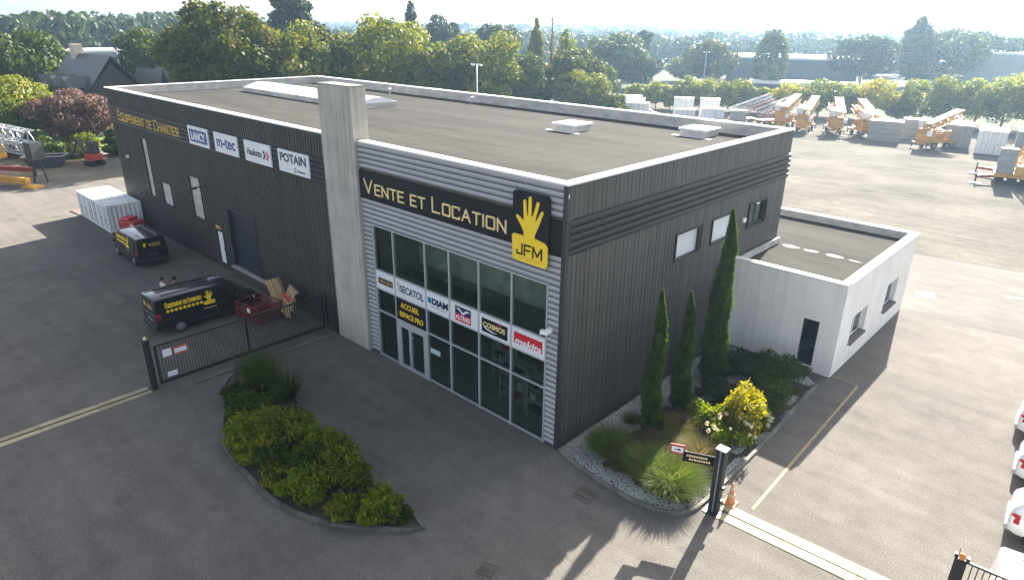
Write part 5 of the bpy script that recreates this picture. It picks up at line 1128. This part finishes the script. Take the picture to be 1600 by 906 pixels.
# ================================================================== PEOPLE BEHIND THE VAN
def person(label, loc, rz, shirt, trousers, hair, h=1.75):
    t = thing('person', label, 'person', loc, rz); k = h/1.75
    def skin(nm, verts, edges, rads, mat, sub=2):
        bm = bmesh.new(); ly = bm.verts.layers.skin.verify(); vs = []
        for i,(v,r) in enumerate(zip(verts,rads)):
            b = bm.verts.new(Vector(v)*k); b[ly].radius = (r[0]*k,r[1]*k) if isinstance(r,tuple) else (r*k,r*k); b[ly].use_root = i == 0; vs.append(b)
        for a,b in edges: bm.edges.new((vs[a],vs[b]))
        me = bpy.data.meshes.new(nm); bm.to_mesh(me); bm.free(); o = link(nm,me,mat,t,True)
        o.modifiers.new('skin','SKIN').use_smooth_shade = True; o.modifiers.new('sub','SUBSURF').levels = sub; o.modifiers['sub'].render_levels = sub
        return o
    V = [(0,0,.95),(0,0,1.15),(0,0,1.38),(0,0,1.47),(.01,0,1.54),(.015,0,1.66),(.01,0,1.72),
         (0,.17,1.4),(.03,.23,1.14),(.14,.2,.95),(.2,.17,.86),(0,-.17,1.4),(.03,-.23,1.14),(.16,-.2,.97),(.22,-.17,.9),
         (0,.1,.88),(.02,.11,.48),(0,.11,.09),(.16,.12,.04),(0,-.1,.88),(.02,-.11,.48),(0,-.11,.09),(.16,-.12,.04)]
    Eg = [(0,1),(1,2),(2,3),(3,4),(4,5),(5,6),(2,7),(7,8),(8,9),(9,10),(2,11),(11,12),(12,13),(13,14),(0,15),(15,16),(16,17),(17,18),(0,19),(19,20),(20,21),(21,22)]
    Rd = [(.13,.1),(.12,.09),(.14,.1),.055,.06,(.085,.095),.06,.06,.045,.035,.028,.06,.045,.035,.028,.08,.058,.045,.04,.08,.058,.045,.04]
    skin('body',V,Eg,Rd,SKIN)
    skin('shirt',[V[i] for i in (0,1,2,7,8,11,12)]+[(0,0,1.44)],[(0,1),(1,2),(2,3),(3,4),(2,5),(5,6),(2,7)],[(.15,.12),(.145,.11),(.16,.115),.075,.06,.075,.06,.075],shirt)
    skin('trousers',[V[i] for i in (0,15,16,17,19,20,21)],[(0,1),(1,2),(2,3),(0,4),(4,5),(5,6)],[(.15,.12),.1,.075,.06,.1,.075,.06],trousers)
    for s in (-1,1):
        for j in range(5):  # fingers
            b = Vector(V[10] if s > 0 else V[14]); a = b+Vector((.02,(j-2)*.016,-.02)); e = a+Vector((.05,(j-2)*.004,-.05-(.012 if j in (1,2,3) else 0)))
            MB().tube([a*k,(a.lerp(e,.5)+Vector((.006,0,0)))*k,e*k],[.009*k,.008*k,.006*k],6).build('finger',SKIN,t,True)
        MB().tube([Vector((.09,s*.03,1.635))*k,Vector((.1,s*.03,1.635))*k],[.012,.006],6).build('eye',PLASTIC,t,True); MB().tube([Vector((0,s*.085,1.6))*k,Vector((-.01,s*.1,1.63))*k],[.022,.016],6).build('ear',SKIN,t,True)
    MB().tube([Vector((.085,0,1.635))*k,Vector((.115,0,1.6))*k],[.01,.018],6).build('nose',SKIN,t,True)
    rng = np.random.default_rng(3); n = 700; d = unit(rng.normal(size=(n,3))); d = d[(d[:,2] > -.1-.5*(d[:,0] < 0)) & (d[:,0]-d[:,2] < .55)]
    P = d*np.array([.1,.09,.11])*k+np.array([.005,0,1.665])*k; quads('hair',*leaves(rng,P,d,.03,.25,.8),hair,t)
person('person in white shirt with brown hair standing behind the lettered van',(-23.75,-4.95,0),R(100),LIGHTP,M('denim',(.03,.04,.07),.8),M('brown_hair',(.05,.03,.02),.7),1.76)
person('person in black clothing standing next to the white-shirted one',(-23.35,-4.45,0),R(150),M('black_cloth',(.012,.012,.013),.8),M('black_cloth',(.012,.012,.013),.8),M('black_hair',(.012,.01,.01),.7),1.78)
# ================================================================== TREES
BT = [ # x, y, h, r, material, kind, leaves, leaf size, label
 (-71.0,21.3,16.9,6.6,L_OLIVE,'round',6500,.36,'tallest broad olive-green tree behind the left end of the warehouse roof'),
 (-70.4,29.2,14.2,5.6,L_YEL,'round',4600,.34,'yellowing broadleaf tree right of the tallest tree behind the roof'),
 (-70.8,34.5,13.1,4.6,L_OLIVE,'round',3600,.34,'olive tree directly behind the concrete pillar top'),
 (-67.6,43.0,15.2,6.9,L_YEL,'round',6000,.35,'broad yellow-green tree in the middle of the row behind the roof'),
 (-66.3,48.9,12.6,4.6,L_YEL,'round',3600,.33,'rounded yellow-green tree leaning on the broad middle tree'),
 (-65.1,52.9,11.2,3.8,L_GREEN,'round',2800,.32,'smaller green tree in the gap of the row behind the roof'),
 (-62.7,56.5,13.0,6.6,L_YEL,'round',5200,.34,'wide yellowing tree at the right end of the row behind the roof'),
 (-60.2,76.3,10.7,4.4,L_OLIVE,'round',3200,.32,'dull olive tree beside the bare poplar'),
 (-55.4,72.4,8.0,4.7,L_YEL,'round',3600,.3,'bright yellow-green bushy tree below the poplars'),
 (-50.2,71.3,4.9,3.4,L_OLIVE,'round',2200,.26,'low brownish bush at the end of the hedge behind the parapet'),
 (-62.0,63.5,10.8,4.2,L_GREEN,'round',3000,.32,'green tree filling the gap left of the poplars behind the parapet'),
 (-63.5,70.0,9.0,3.6,L_OLIVE,'round',2400,.3,'olive tree at the foot of the slender poplar'),
 (-59.0,81.0,8.5,3.8,L_GREEN,'round',2600,.3,'green tree behind the bright bushy tree by the poplars'),
 (-109.2,52.0,21.9,7.8,L_DARK,'cedar',4200,.5,'dark spreading cedar rising behind the tree row'),
 (-104.6,76.9,18.8,3.4,L_DARK,'cone',2600,.42,'dark pointed conifer standing above the middle of the row'),
 (-111.8,91.7,15.6,4.7,L_DARK,'round',2400,.42,'dark blue-green tree right of the pointed conifer'),
 (-96.2,93.7,14.8,5.2,L_DARK,'round',2600,.42,'dark tree behind the wide yellowing tree'),
 (-66.7,73.4,15.9,2.0,L_POP,'column',2400,.26,'slender pale green poplar above the roof parapet'),
 (-67.7,83.1,13.8,2.8,L_POP,'column',1800,.28,'second leafy poplar right of the bare one'),
 (-85.3,122.4,12.1,8.4,L_GREEN,'round',6000,.38,'broad round dark green tree beyond the yard containers'),
 (-81.5,127.8,8.6,5.6,L_DARK,'round',3000,.36,'darker lower tree on the right flank of the broad round tree'),
 (-95.7,151.6,12.8,4.6,L_DARK,'cedar',1800,.45,'dark conifer looking over the broad round tree'),
 (-70.9,142.9,10.9,6.4,L_OLIVE,'round',3600,.38,'olive round tree beside the tall lamp post'),
 (-56.0,144.5,13.7,4.7,L_GREEN,'column',3200,.36,'tall oval green tree in front of the dark blue warehouse'),
 (-45.1,175.1,12.6,7.4,L_DARK,'round',3800,.42,'big dark tree at the right end of the dark blue warehouse'),
 (-37.7,192.6,17.6,4.4,L_GREEN,'column',2400,.45,'tallest ragged tree left of the grey hall'),
 (-32.6,204.0,14.4,9.5,L_GREEN,'round',3800,.45,'wide green tree touching the tall ragged tree'),
 (-27.3,225.1,13.8,8.0,L_DARK,'round',2800,.45,'dark tree behind the roof of the grey hall'),
 (-85.2,157.9,6.5,6.0,L_OLIVE,'round',2200,.4,'low pale bushy tree between the round trees far back'),
 (-114.4,9.7,12.8,6.8,L_GREEN,'round',4600,.38,'large green tree at the left edge in front of the long hall'),
 (-90.1,2.2,7.6,6.6,L_YEL,'round',4800,.3,'broad golden-olive bush tree at the left edge below the green tree'),
 (-82.2,7.1,6.7,4.5,L_RED,'round',4200,.26,'reddish-brown bushy tree in front of the slate-roofed house'),
 (-109.8,26.5,12.7,4.8,L_GREEN,'round',3400,.36,'dark green round tree between house and tallest tree'),
 (-102.2,24.1,7.0,2.6,L_YEL,'round',1600,.28,'small bright yellow-green tree at the foot of the dark round tree'),
 (-111.8,12.5,7.4,3.2,L_GREEN,'round',1800,.32,'small green tree left of the house roof'),
 (-113.2,3.4,9.6,5.2,L_OLIVE,'round',2600,.34,'olive tree cut by the left edge of the picture'),
]
for i,(x,y,h,r,m_,kd,n,lf,lb) in enumerate(BT):
    tree('tree', lb, x, y, h*(1.07 if kd == 'round' else 1), r*(1.18 if kd == 'round' else 1), m_, kd, int(n*2.9), lf*.74, 60 if kd == 'round' else (70 if kd in ('cedar','cone') else 26), .1 if h < 9 else .14, i, limbs=h > 5)
# bare poplar
t = thing('bare_poplar','tall bare brown poplar trunk beside the leafy poplars','tree',(-65.4,75.8,0)); mb = MB(); mb.tube([(0,0,0),(.1,0,6),(.2,.1,12),(.25,.1,16.8)],[.3,.24,.14,.03],7); rg = random.Random(5)
for k in range(26):
    z = rg.uniform(3,15.5); a = rg.uniform(0,6.28); L = rg.uniform(.6,1.5)*(1-z/24); mb.tube([(.15,.05,z),(.15+math.cos(a)*L*.5,.05+math.sin(a)*L*.5,z+L*.9),(.15+math.cos(a)*L*.6,.05+math.sin(a)*L*.6,z+L*2.1)],[.07,.045,.012],5)
mb.build('trunk',BARK,t,True); rng = np.random.default_rng(9); P = rng.normal(size=(500,3))*np.array([.7,.7,3.2])+np.array([.2,.1,9]); quads('crown',*leaves(rng,P,rng.normal(size=P.shape),.16),L_RUST,t)
RT = [(-58.9,94.4,4.2,2.5,1),(-56.2,96.1,5.0,2.8,0),(-51.1,99.1,6.3,2.8,0),(-48.1,100.7,6.0,3.1,0),(-43.9,102.8,6.0,3.1,1),(-40.0,104.6,4.7,2.7,0),(-35.6,106.4,5.6,3.0,2),(-30.7,108.2,6.9,4.0,1),(-26.6,109.6,6.0,3.2,0),(-22.2,110.9,6.6,3.6,2),(-18.8,111.8,5.2,2.6,0),(-15.6,112.5,7.0,3.9,0),(-12.3,113.2,7.7,3.7,1),(-8.2,114.0,7.3,3.7,0),(-4.6,114.5,8.3,4.1,0),(-.5,115.5,8.0,4.0,1),(-54,97.5,4.5,2.2,0)]
ORD = ['first','second','third','fourth','fifth','sixth','seventh','eighth','ninth','tenth','eleventh','twelfth','thirteenth','fourteenth','fifteenth','sixteenth','seventeenth']
RT.sort(key=lambda q: -q[0])
for i,(x,y,h,r,c) in enumerate(RT):
    tree('young_tree', 'young '+['leafy green','yellow-green','yellow autumn'][c]+' tree behind the gravel yard, '+ORD[i]+' from the right', x, y, h*1.05, r*1.3, [L_POP,L_YEL,L_GOLDB][c], 'round', 4200, .2, 40, .06, 80+i, 'young trees in a row behind the gravel yard')
for (x,y,h,r,m_,lb) in [(-77.4,5.5,2.6,3.0,L_YEL,'trimmed yellow-green hedge bush before the lawn'),(-83.8,11.5,2.1,2.2,L_DARK,'dark rounded bush by the house wall'),(-73.5,8.6,2.2,2.2,L_GREEN,'green bush beside the warehouse end wall'),(-73.0,4.4,1.3,1.6,L_SHRUB,'low green weeds clump near the mini excavator'),(-75.5,1.6,2.6,2.6,L_GREEN,'green hedge bush behind the folded crane mast'),(-79.5,-1.5,3.6,3.2,L_GREEN,'dark green bush under the golden-olive tree'),(-74,-4.5,2.2,2.2,L_YEL,'yellow-green bush behind the crane base at the left edge')]:
    shrub('bush', lb, x, y, h, r, m_, 1700, .17, 14, 3, cat='bush')
# ================================================================== HOUSE AND FAR BUILDINGS
CREAMW = M('cream_render',(.5,.45,.36),.85); 
def gable(mb, x0, x1, y0, y1, z, rise, ov=.3):
    m = (y0+y1)/2; mb.add([(x0-ov,y0-ov,z-.1),(x1+ov,y0-ov,z-.1),(x1+ov,m,z+rise),(x0-ov,m,z+rise),(x0-ov,y1+ov,z-.1),(x1+ov,y1+ov,z-.1),(x0-ov,y0-ov,z-.25),(x1+ov,y0-ov,z-.25),(x1+ov,m,z+rise-.15),(x0-ov,m,z+rise-.15),(x0-ov,y1+ov,z-.25),(x1+ov,y1+ov,z-.25)],
        [(0,1,2,3),(3,2,5,4),(7,6,9,8),(8,9,10,11),(0,6,7,1),(4,5,11,10),(1,7,8,2),(2,8,11,5),(0,3,9,6),(3,4,10,9)])
h = thing('slate_roofed_house','cream house with steep dark slate roofs and dormers behind the reddish tree','house',(-95.0,13.6,0),R(8)); h.scale = (1.25,1.25,1.2)
MB().box(-4.5,4.5,-4.2,4.2,0,3.0).build('wall',CREAMW,h); MB().add([(4.5,-4.2,3),(4.5,4.2,3),(4.5,0,7.6)],[(0,1,2)]).build('slate_gable',SLATE,h); MB().add([(-4.5,-4.2,3),(-4.5,4.2,3),(-4.5,0,7.6)],[(0,2,1)]).build('slate_gable',SLATE,h)
mb = MB(); gable(mb,-4.5,4.5,-4.2,4.2,3.0,5.4); rf = mb.build('roof',SLATE,h); MB().box(-3.2,-2.3,-.5,.5,7.0,9.4).build('chimney',CREAMW,rf)
for k in range(3):
    x = -2.8+k*2.8; d = MB(); d.box(x-.7,x+.7,-4.1,-2.0,3.4,5.2).build('dormer_cheek',SLATE,rf); mb = MB(); y0,y1 = -4.3,-1.0; mb.add([(x-.95,y0,5.15),(x,y0,6.3),(x+.95,y0,5.15),(x-.95,y1,5.15),(x,y1,6.3),(x+.95,y1,5.15)],[(0,1,2),(5,4,3),(1,0,3,4),(2,1,4,5),(0,2,5,3)]); mb.build('dormer_roof',SLATE,rf); MB().box(x-.45,x+.45,-4.13,-4.105,3.7,5.0).build('dormer_window',CARGL,rf)
w_ = MB().box(4.51,4.55,-1.2,1.2,1.0,2.4).build('window',CARGL,h); MB().box(4.51,4.58,-2.0,-1.25,.9,2.5).build('shutter',REDM,w_); MB().box(4.51,4.58,1.25,2.0,.9,2.5).build('shutter',REDM,w_); MB().box(4.51,4.57,-.6,.6,3.9,5.2).build('gable_window',CARGL,h)
h = thing('slate_roofed_wing','garage wing with three small sunlit slate gables beside the house','house',(-94.0,23.2,0),R(8)); h.scale = (1.2,1.2,1.2); MB().box(-3,3,-3.4,3.4,0,3.2).build('wall',CREAMW,h)
for k in range(3): mb = MB(); gable(mb,-3,3,-3.4+k*2.28,-3.4+(k+1)*2.28-.02,3.3,3.4,.0); mb.build('roof',SLATE,h)
def hall(label, p, q, depth, h, mat, roofmat, name='industrial_hall', band=None, wins=0):
    p,q = Vector((*p,0)),Vector((*q,0)); d = (q-p); L = d.length; rz = math.atan2(d.y,d.x); t = thing(name,label,'building',p,rz)
    MB().box(0,L,0,depth,0,h).build('wall',mat,t); MB().box(-.25,L+.25,-.25,depth+.25,h,h+.4).build('roof',roofmat,t); MB().box(-.3,L+.3,-.3,-.26,h-.1,h+.45).build('gutter',WHITEP,t)
    n = int(L/3)
    for i in range(n): MB().box(i*L/n+.02,i*L/n+.05,-.03,0,0,h).build('panel_joint',STEELD,t)
    if band: MB().box(.3,L-.3,-.06,-.031,h*.45,h*.8).build('window_band',band,t)
    for i in range(wins): x = L*(i+.5)/wins; w = MB().box(x-1,x+1,-.08,-.031,1,2.6).build('window',CARGL,t); MB().box(x-1.05,x+1.05,-.12,-.081,.9,1.0).build('sill',WHITEP,w)
    return t
BLUEH = M('blue_cladding',(.05,.065,.1),.6); GREYH = M('pale_grey_cladding',(.32,.35,.36),.6); METR = M('metal_roof',(.5,.5,.5),.5)
hall('long dark blue warehouse with pale roof edge beyond the yard trees',(-76,163),(-46,175),24,6.6,BLUEH,METR,wins=0)
hall('low dark shed in front of the dark blue warehouse',(-57,136.5),(-36,144.5),8,2.6,BLUEH,METR)
hall('pale grey hall cut by the right edge of the picture',(-30,214.5),(2,220),30,8.2,GREYH,METR)
hall('small white building left of the grey hall',(-39.5,208),(-33.5,209.2),8,5.6,CREAMW,METR,wins=3)
hall('distant low roof right of the dark blue warehouse',(-75,250),(-45,262),20,6.5,GREYH,METR)
hall('long low hall with dark window band beyond the house',(-196.5,24),(-191.8,49),20,6.3,GREYH,METR,band=M('navy_band',(.03,.04,.08),.4),wins=0)
hall('white end block of the long low hall beyond the house',(-189.5,46.5),(-187.8,54),12,6.0,RENDER,METR)
hall('small cream building left behind the slate house',(-150,20),(-149,26),8,5.2,CREAMW,SLATE,wins=2)
# lamp posts
def lamp(label, x, y, h):
    t = thing('lamp_post',label,'lamp post',(x,y,0)); MB().tube([(0,0,0),(0,0,h*.5),(0,0,h)],[.12,.09,.06],8).build('pole',STEELG,t,True); MB().bar((-.7,0,h),(.7,0,h),.08).build('arm',STEELG,t)
    for s in (-.6,.6): MB().obox((s,0,h-.1),(.4,.25,.15),ry=.2).build('flood_light',LIGHTP,t)
lamp('tall grey lamp post standing in the car park beyond the yard',-62.3,124.9,9.3); lamp('thin floodlight mast just behind the warehouse parapet',-41.3,35.4,10.6)
# small parked vans in the far car park
for i,(x,y,rz) in enumerate([(-49.5,83.2,.5),(-58.5,108,.3)]): car('small white car parked '+['by the stepped containers','far off on the pale car park'][i],(x,y,.01),rz,CARW)
# ================================================================== DISTANT WOODS
def wood(name, label, pts, hs, leafn, leafs, seed, mat):
    rng = np.random.default_rng(seed); n = len(pts); C = []; D = []; S = []
    for (x,y),h in zip(pts,hs):
        k = 5; r = h*rng.uniform(.34,.5); cen = np.stack([rng.normal(0,r*.4,k)+x,rng.normal(0,r*.4,k)+y,rng.uniform(h*.35,h*.8,k)],1); rr = r*rng.uniform(.5,.75,k)
        i = rng.integers(0,k,leafn); d = unit(rng.normal(size=(leafn,3))); P = cen[i]+d*rr[i][:,None]*np.array([1,1,.85]); P[:,2] = np.clip(P[:,2],.2,h)
        C.append(P); D.append(d); S.append(np.full((leafn,1),leafs*h/11))
    C = np.vstack(C); D = np.vstack(D); S = np.vstack(S); N = unit(D+rng.normal(size=D.shape)*.5); T = unit(np.cross(N,rng.normal(size=N.shape))); B = np.cross(N,T)
    o = quads(name, C, T*S, B*S*.75, mat); return tag(o,label,'woodland',kind='stuff')
CAM = np.array([12.97,-16.32]); YAW = R(43.2573)
def scatter(n, d0, d1, a0, a1, seed, skip=None, clump=.0):
    rng = np.random.default_rng(seed); o = []
    while len(o) < n:
        d = d0*(d1/d0)**rng.uniform(); a = rng.uniform(a0,a1); th = YAW-R(a); x = CAM[0]-math.sin(th)*d; y = CAM[1]+math.cos(th)*d
        if clump and (math.sin(x*.013+1.3)+math.sin(y*.011)+math.sin((x+y)*.007)) < clump: continue
        o.append((x,y))
    return o
rng = np.random.default_rng(2)
p = scatter(420,235,330,-45,-20,1); wood('distant_wood','wooded hillside of green trees along the left horizon',p,rng.uniform(12,16.5,420),130,.85,1,L_FAR)
p = scatter(1300,255,700,-22,44,2,clump=-.9); wood('distant_wood','hazy belt of woods behind the halls in the middle distance',p,rng.uniform(7,11.5,1300),90,1.2,2,L_FAR)
p = scatter(1900,680,2100,-46,46,3,clump=-1.2); wood('distant_wood','far hazy woods along the horizon',p,rng.uniform(9,14,1900),45,2.0,3,L_FAR)
# ================================================================== HAZE
m = bpy.data.materials.new('haze'); m.use_nodes = True; t_ = m.node_tree; t_.nodes.remove(t_.nodes['Principled BSDF'])
pv = t_.nodes.new('ShaderNodeVolumePrincipled'); pv.inputs['Density'].default_value = .00034; pv.inputs['Color'].default_value = (.5,.74,1,1); pv.inputs['Anisotropy'].default_value = .6
t_.links.new(pv.outputs[0], t_.nodes['Material Output'].inputs['Volume'])
hz = MB().box(-2500,700,-300,2500,-1.0,24.0).build('haze', m); tag(hz,'thin pale haze in the air over the whole site','haze',kind='stuff')
